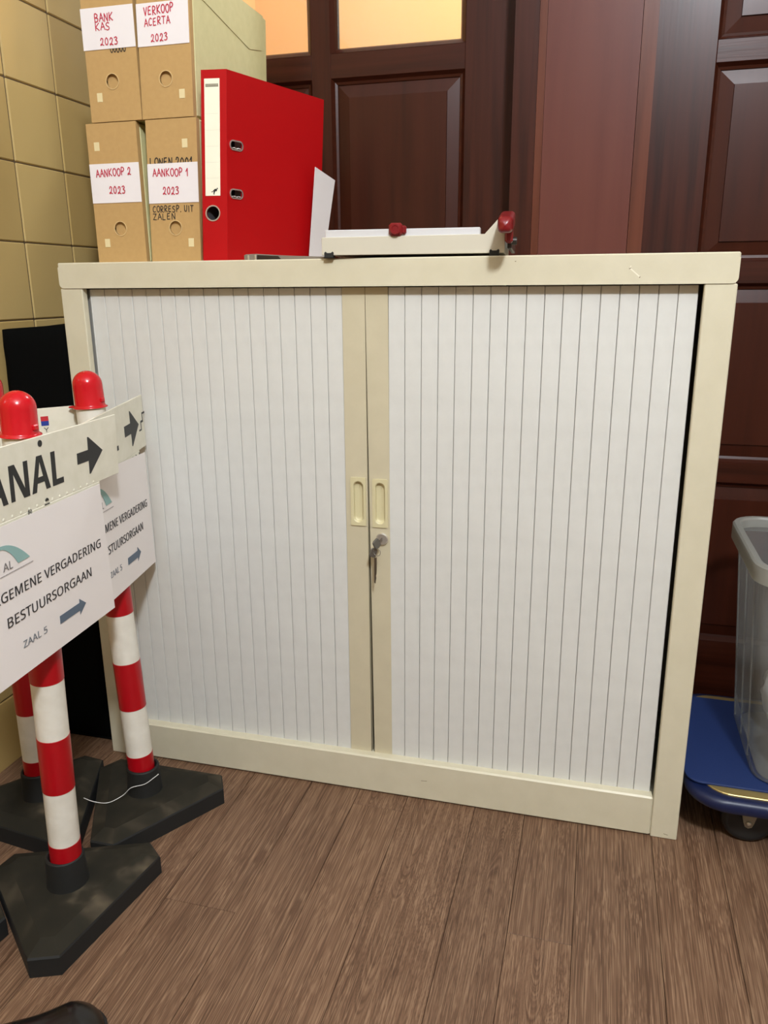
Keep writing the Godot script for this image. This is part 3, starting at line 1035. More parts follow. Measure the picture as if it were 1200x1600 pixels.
	st = S()
	X = Transform3D(Basis(cdir, Vector3.UP, cdir.cross(Vector3.UP)), sdir * 0.006)
	box(st, Vector3(0.075, 0.004, 0.001), Vector3(0.272, 0.301, 0.02), 0.0006)
	X = Transform3D.IDENTITY
	obj("sheets", st, mat("filed_paper", c8(222, 218, 210), 0.85), t)
	st = S()
	X = sp
	box(st, Vector3(0.006, 0.1125, 0.0004), Vector3(0.0335, 0.3025, 0.0011), 0.0002)
	X = Transform3D.IDENTITY
	obj("label_strip", st, mat("spine_label", c8(240, 236, 214), 0.3), spine)
	# printed rule lines, header and kangaroo mark on the label
	for i in 5:
		st = S()
		X = sp
		box(st, Vector3(0.008, 0.142 + i * 0.0262, 0.0011), Vector3(0.0315, 0.1423 + i * 0.0262, 0.0012))
		X = Transform3D.IDENTITY
		obj("rule_line", st, mat("pale_rule", c8(206, 200, 180), 0.6), spine)
	st = S()
	X = sp
	for i in 9:
		box(st, Vector3(0.0085 + i * 0.00255, 0.2895, 0.0011), Vector3(0.0105 + i * 0.00255, 0.2943, 0.0012))
		box(st, Vector3(0.0085 + i * 0.00255, 0.2895, 0.0011), Vector3(0.011 + i * 0.00255, 0.2905, 0.0012))
	X = Transform3D.IDENTITY
	obj("header_print", st, mat("grey_print", c8(120, 112, 92), 0.6), spine)
	st = S()
	var roo := PackedVector2Array()
	for p in [[0, 3.2], [0.4, 2.2], [1.4, 2.6], [2.4, 3.6], [3.0, 3.3], [2.7, 2.2], [2.9, 0.9], [2.5, 0.1], [3.6, 0.1], [3.5, 1.2], [3.5, 2.4], [4.6, 3.4], [5.6, 4.2], [6.0, 3.2], [6.4, 4.4], [6.5, 5.2], [7.4, 5.6], [7.3, 6.2], [6.9, 6.4], [6.6, 7.3], [6.3, 6.4], [6.0, 5.6], [4.9, 5.9], [3.6, 5.5], [2.2, 4.2], [1.2, 3.2]]:
		roo.append(Vector2(p[0], p[1]) * 0.00165)
	prism(st, roo, sp * Transform3D(Basis(), Vector3(0.017, 0.1145, 0.0011)), 0.0002)
	obj("kangaroo_mark", st, mat("black_ink", c8(34, 30, 28), 0.7), spine)
	# finger ring on the spine
	var chrome := mat("chrome", c8(214, 210, 202), 0.28, 0.75)
	st = S()
	X = sp * Transform3D(Basis(), Vector3(0.0195, 0.083, 0.0))
	ring(st, circle(0.0138, 28), circle(0.0118, 28), 0.0004, 0.0018, 0.0004)
	X = Transform3D.IDENTITY
	obj("finger_ring", st, chrome, spine)
	# two slots with chrome rims in the cover
	for v in [0.117, 0.198]:
		st = S()
		X = ct * Transform3D(Basis(), Vector3(0.0245, v, 0.0))
		ring(st, slot(0.0175, 0.0085), slot(0.0153, 0.0064), 0.0, 0.0016, 0.0002)
		tube(st, [Vector3(-0.011, -0.0045, 0.0006), Vector3(-0.004, -0.0042, 0.001), Vector3(0.0, -0.0058, 0.0012), Vector3(0.004, -0.0042, 0.001), Vector3(0.011, -0.0045, 0.0006)], 0.0007, 6)
		X = Transform3D.IDENTITY
		obj("slot_rim", st, chrome, cover)

	# white folded sheet leaning behind the file
	var paper := mat("white_paper", c8(226, 220, 220), 0.8)
	t = thing("paper_leaflet", "white folded paper leaflet leaning behind the red file", "paper", Vector3(0.0, 0, 0))
	var q := [Vector3(0.412, 1.0505, -0.255), Vector3(0.4265, 1.0505, -0.305), Vector3(0.456, 1.213, -0.305), Vector3(0.432, 1.233, -0.255)]
	st = S()
	var n := Vector3(0.95, -0.1, 0.3)
	quad(st, q[0], q[1], q[2], q[3], n)
	var off := Vector3(-0.0012, 0, -0.0004)
	quad(st, q[0] + off, q[1] + off, q[2] + off, q[3] + off, -n)
	for i in 4:
		quad(st, q[i], q[(i + 1) % 4], q[(i + 1) % 4] + off, q[i] + off, q[i] + q[(i + 1) % 4] - q[(i + 2) % 4] - q[(i + 3) % 4])
	obj("sheet", st, paper, t)
	st = S()
	var pr := func(a: float, b: float) -> Vector3: return q[0].lerp(q[1], a).lerp(q[3].lerp(q[2], a), b) + n * 0.0006
	tri(st, [pr.call(0.36, 0.46), pr.call(0.5, 0.5), pr.call(0.44, 0.68)], [n, n, n])
	obj("print_mark", st, mat("dark_print", c8(60, 58, 66), 0.7), t)
	st = S()
	tri(st, [pr.call(0.86, 0.1), pr.call(0.99, 0.1), pr.call(0.99, 0.26)], [n, n, n])
	obj("print_mark", st, mat("dark_print", c8(60, 58, 66), 0.7), t)

func trimmer() -> void:
	var cream := mat("trimmer_enamel", c8(202, 195, 176), 0.45)
	var t := thing("paper_trimmer", "cream paper trimmer with red knob and red handle on the cabinet", "paper trimmer", Vector3(0.5335, 1.05, 0.0115))
	t.rotation.y = 0.078
	var st := S()
	var L := 0.3085
	var body := PackedVector2Array([Vector2(0, 0.0045), Vector2(L, 0.0045), Vector2(L, 0.066), Vector2(L - 0.003, 0.0665), Vector2(L - 0.033, 0.0345), Vector2(0.002, 0.0335), Vector2(0, 0.0315)])
	prism(st, body, Transform3D(Basis(), Vector3(0, 0, -0.006)), 0.006, 0.0007)
	obj("front_plate", st, cream, t)
	st = S()
	box(st, Vector3(0.001, 0.006, -0.25), Vector3(L - 0.002, 0.0315, -0.0055), 0.0015)
	obj("bed", st, cream, t)
	for x in [0.0045, L - 0.0245]:
		st = S()
		var p := PackedVector2Array([Vector2(0, 0), Vector2(0.0155, 0), Vector2(0.0165, 0.0085), Vector2(0.0145, 0.0105), Vector2(0.0115, 0.0082), Vector2(0.005, 0.0082), Vector2(0.002, 0.0105), Vector2(0, 0.0085)])
		prism(st, p, Transform3D(Basis(), Vector3(x, 0.0003, -0.012)), 0.0135, 0.0008)
		obj("foot", st, mat("black_rubber", c8(24, 24, 22), 0.6), t)
	for x in [0.0045, L - 0.0245]:
		st = S()
		box(st, Vector3(x, 0.0003, -0.245), Vector3(x + 0.016, 0.007, -0.232), 0.001)
		obj("foot", st, mat("black_rubber", c8(24, 24, 22), 0.6), t)
	st = S()
	box(st, Vector3(0.0055, 0.0325, -0.022), Vector3(0.268, 0.0455, -0.004), 0.0012)
	obj("clamp_rail", st, mat("aluminium", c8(226, 226, 228), 0.35, 0.35), t)
	st = S()
	var red := mat("red_plastic", c8(122, 20, 24), 0.3)
	box(st, Vector3(0.1165, 0.0335, -0.012), Vector3(0.1395, 0.0545, 0.005), 0.004)
	box(st, Vector3(0.137, 0.036, -0.012), Vector3(0.1455, 0.0505, 0.002), 0.003)
	flatlathe(st, [Vector2(0.0095, 0), Vector2(0.0095, 0.003), Vector2(0.008, 0.0045), Vector2(0.0055, 0.0045), Vector2(0.005, 0.0035), Vector2(0, 0.0035)], Transform3D(Basis(Vector3.RIGHT, PI / 2), Vector3(0.128, 0.0445, 0.004)), 24)
	obj("clamp_knob", st, red, t)
	# cutting arm with its handle
	st = S()
	box(st, Vector3(L + 0.004, 0.012, -0.23), Vector3(L + 0.011, 0.034, -0.012), 0.001)
	obj("cutting_arm", st, mat("dark_steel", c8(70, 66, 62), 0.35, 0.8), t)
	st = S()
	tube(st, [Vector3(L + 0.01, 0.024, -0.02), Vector3(L + 0.019, 0.024, -0.02)], 0.0062, 14)
	obj("pivot_bolt", st, mat("dark_steel", c8(70, 66, 62), 0.35, 0.8), t)
	st = S()
	# the grip points towards the viewer, past the front plate
	var g := []
	var far_end := Vector3(L + 0.004, 0.0585, -0.012)
	var near_end := Vector3(L + 0.003, 0.0405, 0.092)
	for i in 21:
		var f := 0.5 - 0.5 * cos(PI * i / 20.0)
		var k := pow(maxf(0.0, 1.0 - pow(absf(f * 2.0 - 1.0), 9.0)), 0.5)
		var row := []
		for q in rr(0.0122 * maxf(k, 0.03), 0.0128 * maxf(k, 0.03), 0.007 * maxf(k, 0.03), 5):
			row.append(far_end.lerp(near_end, f) + Vector3(q.x, q.y, 0))
		g.append(row)
	grid(st, g, true)
	box(st, Vector3(L + 0.0005, 0.0195, -0.012), Vector3(L + 0.013, 0.048, 0.012), 0.003)
	obj("handle", st, red, t)

func rubber_base(t: Node3D, turn: float) -> void:
	var dusty := noisy("dusty_rubber", 101, 0.012, [[0.0, c8(33, 31, 25)], [0.5, c8(41, 38, 30)], [0.7, c8(49, 45, 36)], [0.86, c8(80, 71, 57)], [1.0, c8(102, 91, 74)]], Vector3(2.6, 2.6, 2.6), 0.85, 4)
	dusty.metallic_specular = 0.3
	dusty.uv1_world_triplanar = true
	var side := mat("rubber_side", c8(22, 22, 20), 0.7)
	var st := S()
	var lo := []
	var mid := []
	var top := []
	for k in 3:
		for s in [-1.0, 1.0]:
			var a := turn + TAU / 3.0 * k
			var d := Vector3(cos(a), 0, sin(a))
			var e := Vector3(-sin(a), 0, cos(a))
			lo.append(d * 0.1505 + e * 0.0235 * s)
			mid.append(d * 0.1505 + e * 0.0235 * s)
			top.append(d * 0.122 + e * 0.0105 * s)
	for i in 6:
		var k := (i + 1) % 6
		var o: Vector3 = lo[i] + lo[k]
		quad(st, lo[i], lo[k], mid[k] + Vector3.UP * 0.032, mid[i] + Vector3.UP * 0.032, o)
		var in_i: Vector3 = mid[i] * 0.985 + Vector3.UP * 0.035
		var in_k: Vector3 = mid[k] * 0.985 + Vector3.UP * 0.035
		quad(st, mid[i] + Vector3.UP * 0.032, mid[k] + Vector3.UP * 0.032, in_k, in_i, o + Vector3.UP * 0.2)
	obj("base_side", st, side, t)
	st = S()
	for i in 6:
		var k := (i + 1) % 6
		var o: Vector3 = lo[i] + lo[k]
		var in_i: Vector3 = mid[i] * 0.985 + Vector3.UP * 0.035
		var in_k: Vector3 = mid[k] * 0.985 + Vector3.UP * 0.035
		var t_i: Vector3 = top[i] + Vector3.UP * 0.0465
		var t_k: Vector3 = top[k] + Vector3.UP * 0.0465
		quad(st, in_i, in_k, t_k, t_i, o * 0.3 + Vector3.UP)
		tri(st, [t_i, t_k, Vector3(0, 0.0475, 0)], [Vector3.UP, Vector3.UP, Vector3.UP])
	obj("base", st, dusty, t)
	st = S()
	flatlathe(st, [Vector2(0.0345, 0.044), Vector2(0.0335, 0.05), Vector2(0.0305, 0.098), Vector2(0.029, 0.1), Vector2(0.0262, 0.1), Vector2(0.0262, 0.085)], Transform3D.IDENTITY, 32)
	obj("collar", st, side, t)

func stand(label: String, at: Vector3, turn: float, lean: Vector2, group := "red and white sign stands") -> Node3D:
	var t := thing("sign_stand", label, "sign stand", at, group)
	rubber_base(t, turn)
	var white := noisy("post_white", 111, 0.03, [[0.0, c8(214, 208, 194)], [0.6, c8(224, 219, 206)], [1.0, c8(230, 226, 214)]], Vector3(4, 4, 4), 0.35)
	var red := mat("post_red", c8(166, 6, 20), 0.3)
	var ax := Vector3(lean.x, 1, lean.y).normalized()
	var xa := ax.cross(Vector3.BACK).normalized() * 1.0
	var b := Basis(xa, ax, xa.cross(ax))
	var st := S()
	flatlathe(st, [Vector2(0.0246, 0.05), Vector2(0.0246, 0.812)], Transform3D(b, Vector3.ZERO), 32)
	var post := obj("post", st, white, t)
	for y in [[0.052, 0.13], [0.23, 0.327], [0.424, 0.52], [0.617, 0.714]]:
		st = S()
		flatlathe(st, [Vector2(0.0246, y[0]), Vector2(0.0251, y[0] + 0.0004), Vector2(0.0251, y[1] - 0.0004), Vector2(0.0246, y[1])], Transform3D(b, Vector3.ZERO), 32)
		obj("red_band", st, red, post)
	# domed red cap with a thin brim and a lug
	st = S()
	var prof := [Vector2(0.0285, 0.806), Vector2(0.0285, 0.8075), Vector2(0.0258, 0.809), Vector2(0.0248, 0.811)]
	for i in range(0, 9):
		var a := PI / 2 * i / 8.0
		prof.append(Vector2(maxf(0.0001, 0.0246 * cos(a)), 0.845 + 0.0238 * sin(a)))
	lathe(st, prof, Transform3D(b, Vector3.ZERO), 36)
	var keep := X
	X = Transform3D(b, Vector3.ZERO)
	box(st, Vector3(-0.039, 0.8055, -0.008), Vector3(-0.024, 0.8085, 0.008), 0.001)
	box(st, Vector3(0.022, 0.815, -0.005), Vector3(0.0275, 0.823, 0.005), 0.0015)
	X = keep
	obj("cap", st, mat("cap_red", c8(192, 11, 26), 0.2), t)
	return t

func arrow_poly(pts: Array) -> PackedVector2Array:
	var out := PackedVector2Array()
	for p in pts:
		out.append(Vector2(p[0], p[1]))
	return out

func flat_mark(called: String, poly: PackedVector2Array, m: Material, parent: Node, z := 0.0004) -> void:
	var st := S()
	prism(st, poly, Transform3D(Basis(), Vector3(0, 0, z)), 0.0004)
	obj(called, st, m, parent)

func board(parent: Node3D, world: Transform3D, u0: float, u1: float, v0: float, v1: float, strip_to: float) -> MeshInstance3D:
	# a thin plastic direction board; its lower edge carries a dimpled rib
	var m := noisy("board_plastic", 121, 0.02, [[0.0, c8(216, 211, 190)], [0.5, c8(222, 217, 198)], [1.0, c8(227, 222, 204)]], Vector3(5, 5, 5), 0.4)
	var st := S()
	box(st, Vector3(u0, v0, -0.003), Vector3(u1, v1, 0.0), 0.0006)
	var o := obj("sign_board", st, m, parent)
	o.transform = parent.transform.affine_inverse() * world
	if strip_to > u0:
		st = S()
		box(st, Vector3(u0, v0 - 0.008, -0.0045), Vector3(strip_to, v0 + 0.001, 0.0004), 0.0015)
		var x := u0 + 0.012
		while x < strip_to - 0.005:
			lathe(st, [Vector2(0.0026, 0.0), Vector2(0.0021, 0.0005), Vector2(0.0011, 0.0008), Vector2(0.0001, 0.0009)], Transform3D(Basis(Vector3.RIGHT, PI / 2), Vector3(x, v0 + 0.003, 0.0)), 10)
			x += 0.0185
		obj("rib", st, m, o)
	return o

func notice(label: String, world: Transform3D, du: float, w0: float, w1: float, curl: float) -> void:
	var t := thing("paper_notice", label, "notice", Vector3.ZERO, "printed notices on the sign stands")
	t.transform = world
	var paper := mat("notice_paper", c8(234, 227, 223), 0.8)
	var ink := mat("notice_ink", c8(46, 42, 42), 0.7)
	var grey := mat("notice_grey", c8(118, 122, 128), 0.7)
	var st := S()
	var g := []
	var gb := []
	for i in 13:
		var u := w0 + (w1 - w0) * i / 12.0
		var row := []
		var rb := []
		for j in 9:
			var v := 0.482 + 0.219 * j / 8.0
			var f := i / 12.0
			var z := curl * pow(maxf(0.0, f - 0.86) / 0.14, 2.0) * (1.0 - j / 8.0) * -1.0
			var slant := (0.5 - j / 8.0) * 0.02 * f
			row.append(Vector3(u + du + slant, v, z))
			rb.append(Vector3(u + du + slant, v, z - 0.0005))
		g.append(row)
		gb.append(rb)
	grid(st, g, false, true)
	grid(st, gb, false, false)
	for j in 8:
		for e in [0, 12]:
			quad(st, g[e][j], g[e][j + 1], gb[e][j + 1], gb[e][j], Vector3.RIGHT * (e - 6))
	for i in 12:
		quad(st, g[i][0], g[i + 1][0], gb[i + 1][0], gb[i][0], Vector3.DOWN)
		quad(st, g[i][8], g[i + 1][8], gb[i + 1][8], gb[i][8], Vector3.UP)
	obj("sheet", st, paper, t)
	printed("lettering", "ALGEMENE VERGADERING", -0.152 + du, 0.5995, 0.0138, 0.277, false, ink, t)
	printed("lettering", "BESTUURSORGAAN", -0.117 + du, 0.5615, 0.0142, 0.209, false, ink, t)
	printed("lettering", "ZAAL 5", -0.0895 + du, 0.5205, 0.0102, 0.0555, false, grey, t)
	flat_mark("arrow", arrow_poly([[du - 0.001, 0.519], [du + 0.0525, 0.519], [du + 0.0525, 0.512], [du + 0.07, 0.525], [du + 0.0525, 0.538], [du + 0.0525, 0.5315], [du - 0.001, 0.5315]]), mat("arrow_blue_grey", c8(92, 106, 122), 0.7), t)
	# teal arch of the letterhead with its name and small line
	var arch := PackedVector2Array()
	for i in 13:
		var f := i / 12.0
		arch.append(Vector2(du - 0.128 + 0.071 * f, 0.6755 - 0.0315 * f * f + 0.003 * sin(f * PI)))
	for i in 13:
		var f := 1.0 - i / 12.0
		arch.append(Vector2(du - 0.128 + 0.045 * f, 0.6725 - 0.0295 * pow(f, 2.6)))
	flat_mark("letterhead_arch", arch, mat("teal_print", c8(140, 176, 172), 0.7), t)
	printed("lettering", "AL", -0.1145 + du, 0.6405, 0.011, 0.02, false, mat("thin_grey_print", c8(126, 120, 118), 0.7), t)
	st = S()
	var rng := RandomNumberGenerator.new()
	rng.seed = 3
	var x := -0.14
	while x < -0.056:
		var l := rng.randf_range(0.002, 0.006)
		box(st, Vector3(x + du, 0.6345, 0.0003), Vector3(x + l + du, 0.6358, 0.0006))
		x += l + 0.0008
	obj("small_print", st, mat("faint_print", c8(168, 160, 158), 0.7), t)

func stands() -> void:
	var ink := mat("board_black", c8(26, 26, 26), 0.5)
	# the stand in front
	var near_at := Vector3(0.196, 0, 0.421)
	var a := stand("red and white sign stand whose board shows large letters and an arrow", near_at, deg_to_rad(-52), Vector2(0.036, 0.008))
	var nb := Basis(Vector3(-0.0802, -0.0079, -0.9967).normalized(), Vector3(0.0308, 0.9995, -0.0105).normalized(), Vector3(0.9963, -0.0316, -0.0799).normalized()).orthonormalized()
	var nt := Transform3D(nb, Vector3(0.2345, 0, 0.425))
	var bd := board(a, nt, -0.215, 0.1915, 0.709, 0.807, 0.13)
	printed("lettering", "ANAL", -0.141, 0.7305, 0.0488, 0.173, true, ink, bd, 0.0002)
	flat_mark("arrow", arrow_poly([[0.071, 0.748], [0.1025, 0.748], [0.1025, 0.727], [0.1055, 0.727], [0.1445, 0.757], [0.1055, 0.7845], [0.1025, 0.7845], [0.1025, 0.765], [0.071, 0.765]]), ink, bd, 0.0001)
	var st := S()
	flatlathe(st, [Vector2(0.0048, 0.0), Vector2(0.0048, 0.0006), Vector2(0.0, 0.0007)], Transform3D(Basis(Vector3.RIGHT, PI / 2), Vector3(-0.018, 0.797, 0)), 20)
	obj("bolt_hole_disc", st, ink, bd)  # solid black disc, paints the darkness of the bolt hole
	st = S()
	X = Transform3D(Basis(), Vector3(-0.055, 0.708, 0.0005))
	var o1 := PackedVector2Array()
	var o2 := PackedVector2Array()
	for i in 16:
		var an := TAU * i / 16
		o1.append(Vector2(cos(an), sin(an)) * 0.0045)
		o2.append(Vector2(cos(an), sin(an)) * 0.0036)
	ring(st, o1, o2, 0, 0.0003, 0)
	box(st, Vector3(-0.0022, -0.0022, 0), Vector3(-0.0012, 0.0022, 0.0003))
	box(st, Vector3(-0.0022, -0.0005, 0), Vector3(0.0018, 0.0005, 0.0003))
	box(st, Vector3(0.0006, -0.002, 0), Vector3(0.0014, 0.002, 0.0003))
	X = Transform3D.IDENTITY
	obj("maker_mark", st, ink, bd)
	st = S()
	X = Transform3D(Basis(), Vector3(-0.014, 0.7135, 0.0005))
	prism(st, PackedVector2Array([Vector2(-0.0045, 0), Vector2(0.0045, 0), Vector2(0.0035, 0.003), Vector2(0, 0.0046), Vector2(-0.0035, 0.003)]), Transform3D.IDENTITY, 0.0003)
	for i in 5:
		box(st, Vector3(-0.006 + i * 0.0025, -0.0055, 0), Vector3(-0.0043 + i * 0.0025, -0.0035, 0.0003))
	X = Transform3D.IDENTITY
	obj("maker_mark", st, ink, bd)
	notice("printed white notice on the front stand with its blue-grey arrow fully readable", Transform3D(nb, nt.origin + nb.z * 0.0025 - nb.x * 0.0115 + nb.y * 0.005), 0.0, -0.166, 0.146, 0.0)

	# the stand by the cabinet
	var b := stand("red and white sign stand close to the cabinet, board end with arrow and stair sign", Vector3(0.1855, 0, 0.1625), deg_to_rad(-30), Vector2(-0.034, 0.006))
	var fb := Basis(Vector3(-0.2467, -0.0660, -0.9669), Vector3(-0.0192, 0.9978, -0.0632), Vector3(0.9689, 0.0030, -0.2474)).orthonormalized()
	var ft := Transform3D(fb.scaled(Vector3.ONE * 1.035), Vector3(0.2033, -0.0193, 0.1929))
	var tilt := Transform3D(Basis(Vector3.BACK, 0.085), Vector3.ZERO)
	var pivot := Vector3(0.06, 0.75, 0.0)
	var fbt := ft * Transform3D(Basis(), pivot) * tilt * Transform3D(Basis(), -pivot)
	bd = board(b, fbt, -0.14, 0.153, 0.7035, 0.8, -0.2)
	flat_mark("arrow", arrow_poly([[0.0395, 0.7415], [0.0735, 0.7415], [0.0735, 0.7185], [0.0765, 0.7185], [0.119, 0.7505], [0.0765, 0.782], [0.0735, 0.782], [0.0735, 0.7605], [0.0395, 0.7605]]), ink, bd, 0.0001)
	flat_mark("dash", arrow_poly([[-0.03, 0.7275], [0.002, 0.7275], [0.002, 0.7355], [-0.03, 0.7355]]), ink, bd, 0.0001)
	st = S()
	var zig := [Vector2(0.157, 0.767), Vector2(0.144, 0.766), Vector2(0.1435, 0.753), Vector2(0.1325, 0.7515), Vector2(0.132, 0.738), Vector2(0.121, 0.7375)]
	for i in 5:
		var p: Vector2 = zig[i]
		var q: Vector2 = zig[i + 1]
		var lo := Vector2(minf(p.x, q.x), minf(p.y, q.y)) - Vector2.ONE * 0.0012
		var hi := Vector2(maxf(p.x, q.x), maxf(p.y, q.y)) + Vector2.ONE * 0.0012
		box(st, Vector3(lo.x, lo.y, 0.0001), Vector3(hi.x, hi.y, 0.0005))
	obj("stair_sign", st, ink, bd)
	st = S()
	for i in 7:
		box(st, Vector3(-0.01 + i * 0.019, 0.6945, 0.0001), Vector3(-0.006 + i * 0.019, 0.7005, 0.0005))
	box(st, Vector3(-0.15, 0.692, -0.003), Vector3(0.11, 0.7035, -0.0002), 0.0004)
	obj("rib", st, mats["board_plastic"], bd)
	st = S()
	for i in 7:
		box(st, Vector3(-0.01 + i * 0.019, 0.695, 0.0004), Vector3(-0.0065 + i * 0.019, 0.7, 0.0008))
	obj("maker_mark", st, ink, bd)
	notice("printed white notice half hidden behind the front notice, next to the cabinet", Transform3D(ft.basis, ft.origin + fb.z * 0.0025), 0.0, -0.158, 0.146, 0.0)

	# the stand against the tiled wall
	var c := stand("red and white sign stand by the tiled wall with a plain white board", Vector3(-0.008, 0, 0.226), deg_to_rad(-83.5), Vector2(0.019, 0.008))
	var lu := Vector3(0.64, 0, -0.77).normalized()
	var lb := Basis(lu, Vector3.UP, lu.cross(Vector3.UP)).orthonormalized()
	bd = board(c, Transform3D(lb, Vector3(0.02, 0, 0.232) + lb.z * 0.0295), -0.2, 0.168, 0.704, 0.806, -0.3)
	st = S()
	box(st, Vector3(0.062, 0.784, 0.0), Vector3(0.0745, 0.792, 0.0006))
	obj("red_mark", st, mat("mark_red", c8(186, 40, 48), 0.5), bd)
	st = S()
	box(st, Vector3(0.062, 0.776, 0.0), Vector3(0.0745, 0.784, 0.0006))
	obj("blue_mark", st, mat("mark_blue", c8(34, 56, 140), 0.5), bd)
	written("lettering", "Y", 0.066, 0.765, 0.0075, 0.0075, ink, bd, 0.0005)
	# bare post of a fourth stand, only its foot reaches into the picture
	stand("sign stand of which only a black rubber foot corner shows beside the front stand", Vector3(-0.012, 0, 0.508), deg_to_rad(128), Vector2(0.0, 0.0))

func trolley() -> void:
	var blue := mat("bumper_blue", c8(13, 25, 62), 0.4)
	var t := thing("platform_trolley", "blue flatbed trolley with brass edge strip beside the cabinet", "trolley", Vector3(1.57, 0, -0.17))
	t.rotation.y = -0.012
	# deck with rounded corners
	var st := S()
	var g := []
	for e in [[0.0, 0.095], [-0.006, 0.091], [0.0, 0.095], [0.003, 0.1], [0.004, 0.108], [0.002, 0.116], [-0.004, 0.1195], [-0.008, 0.12]]:
		var row := []
		for q in rr(0.358 + e[0], 0.202 + e[0], 0.07, 8):
			row.append(Vector3(q.x, e[1], q.y))
		g.append(row)
	grid(st, g.slice(2), true, false)
	var flat := PackedVector2Array(rr(0.35, 0.194, 0.062, 8))
	var top := Transform3D(Basis(Vector3.RIGHT, Vector3.FORWARD, Vector3.UP), Vector3(0, 0.095, 0))
	prism(st, flat, top, 0.025)
	obj("deck", st, blue, t)
	st = S()
	var brass := PackedVector2Array(rr(0.332, 0.186, 0.05, 8))
	prism(st, brass, top * Transform3D(Basis(), Vector3(0, 0, 0.0245)), 0.0035, 0.001)
	obj("edge_strip", st, mat("brass", c8(196, 172, 110), 0.38, 0.75), t)
	st = S()
	var mat_poly := PackedVector2Array()
	for q in rr(0.362, 0.165, 0.03, 6):
		mat_poly.append(q)
	prism(st, mat_poly, top * Transform3D(Basis(), Vector3(0, 0, 0.0285)), 0.0035, 0.001)
	var mm := noisy("mat_blue", 131, 0.15, [[0.0, c8(17, 39, 86)], [1.0, c8(23, 47, 100)]], Vector3(10, 10, 10), 0.7)
	obj("mat", st, mm, t)
	for p in [Vector3(-0.245, 0, 0.135), Vector3(-0.245, 0, -0.13), Vector3(0.26, 0, 0.135), Vector3(0.26, 0, -0.13)]:
		st = S()
		var rot := Transform3D(Basis(Vector3.RIGHT, PI / 2), p + Vector3(0, 0.047, -0.014))
		lathe(st, [Vector2(0.0001, 0.0), Vector2(0.034, 0.0), Vector2(0.041, 0.001), Vector2(0.0455, 0.005), Vector2(0.047, 0.012), Vector2(0.0455, 0.021), Vector2(0.041, 0.026), Vector2(0.034, 0.027), Vector2(0.03, 0.024), Vector2(0.0001, 0.024)], rot, 36)
		var wheel := obj("wheel", st, mat("tyre_black", c8(22, 22, 22), 0.32), t)
		st = S()
		var plate := PackedVector2Array([Vector2(-0.02, 0.046), Vector2(-0.009, 0.0), Vector2(-0.006, -0.008), Vector2(0.0, -0.011), Vector2(0.006, -0.008), Vector2(0.009, 0.0), Vector2(0.02, 0.046)])
		for z in [0.016, -0.018]:
			prism(st, plate, Transform3D(Basis(), p + Vector3(0, 0.047, z)), 0.0022, 0.0005)
		box(st, p + Vector3(-0.03, 0.092, -0.03), p + Vector3(0.03, 0.096, 0.03), 0.001)
		obj("fork", st, mat("zinc", c8(150, 144, 128), 0.45, 0.7), t)
		st = S()
		lathe(st, [Vector2(0.005, 0.0), Vector2(0.005, 0.002), Vector2(0.003, 0.004), Vector2(0.0001, 0.0045)], Transform3D(Basis(Vector3.RIGHT, PI / 2), p + Vector3(0, 0.047, 0.018)), 12)
		obj("axle_bolt", st, mat("chrome", c8(214, 210, 202), 0.28, 0.75), t)
	# translucent storage crate on the deck
	var c := thing("storage_crate", "translucent plastic storage crate standing on the blue trolley", "crate", Vector3(1.535, 0.1275, -0.165))
	var clear := mat("cloudy_plastic", Color(0.56, 0.57, 0.56, 0.40), 0.3)
	clear.transparency = BaseMaterial3D.TRANSPARENCY_ALPHA
	st = S()
	var outer := []
	var inner := []
	for i in 7:
		var f := i / 6.0
		var hx := 0.212 + 0.03 * f
		var hz := 0.142 + 0.022 * f
		var ro := []
		var ri := []
		for q in rr(hx, hz, 0.045, 6):
			ro.append(Vector3(q.x, 0.004 + 0.408 * f, q.y))
		for q in rr(hx - 0.0025, hz - 0.0025, 0.0425, 6):
			ri.append(Vector3(q.x, 0.008 + 0.404 * f, q.y))
		outer.append(ro)
		inner.append(ri)
	var foot := []
	for q in rr(0.204, 0.134, 0.04, 6):
		foot.append(Vector3(q.x, 0.0, q.y))
	grid(st, [foot] + outer, true)
	obj("body", st, clear, c)
	st = S()
	var fl := PackedVector2Array(rr(0.2, 0.13, 0.04, 6))
	prism(st, fl, Transform3D(Basis(Vector3.RIGHT, Vector3.FORWARD, Vector3.UP), Vector3(0, 0.001, 0)), 0.002)
	obj("bottom", st, clear, c)
	st = S()
	var rim := []
	for e in [[0.0, 0.407], [0.0105, 0.407], [0.0105, 0.388], [0.0125, 0.388], [0.0125, 0.4165], [0.0095, 0.42], [0.0, 0.42], [-0.002, 0.416], [-0.0025, 0.4]]:
		var row := []
		for q in rr(0.242 + e[0], 0.164 + e[0], 0.047 + e[0], 6):
			row.append(Vector3(q.x, e[1], q.y))
		rim.append(row)
	for i in rim.size() - 1:
		grid(st, [rim[i], rim[i + 1]], true)
	var rim_m := mat("rim_plastic", Color(0.66, 0.66, 0.63, 0.55), 0.35)
	rim_m.transparency = BaseMaterial3D.TRANSPARENCY_ALPHA
	obj("rim", st, rim_m, c)
	st = S()
	for z in [-0.085, 0.0, 0.085]:
		tube(st, [Vector3(-0.2145, 0.02, z * 0.9), Vector3(-0.2435, 0.395, z)], 0.0016, 8)
	for x in [-0.14, 0.0, 0.14]:
		tube(st, [Vector3(x * 0.9, 0.02, 0.1435), Vector3(x, 0.395, 0.1645)], 0.0016, 8)
		tube(st, [Vector3(x * 0.9, 0.02, -0.1435), Vector3(x, 0.395, -0.1645)], 0.0016, 8)
	obj("side_rib", st, clear, c)
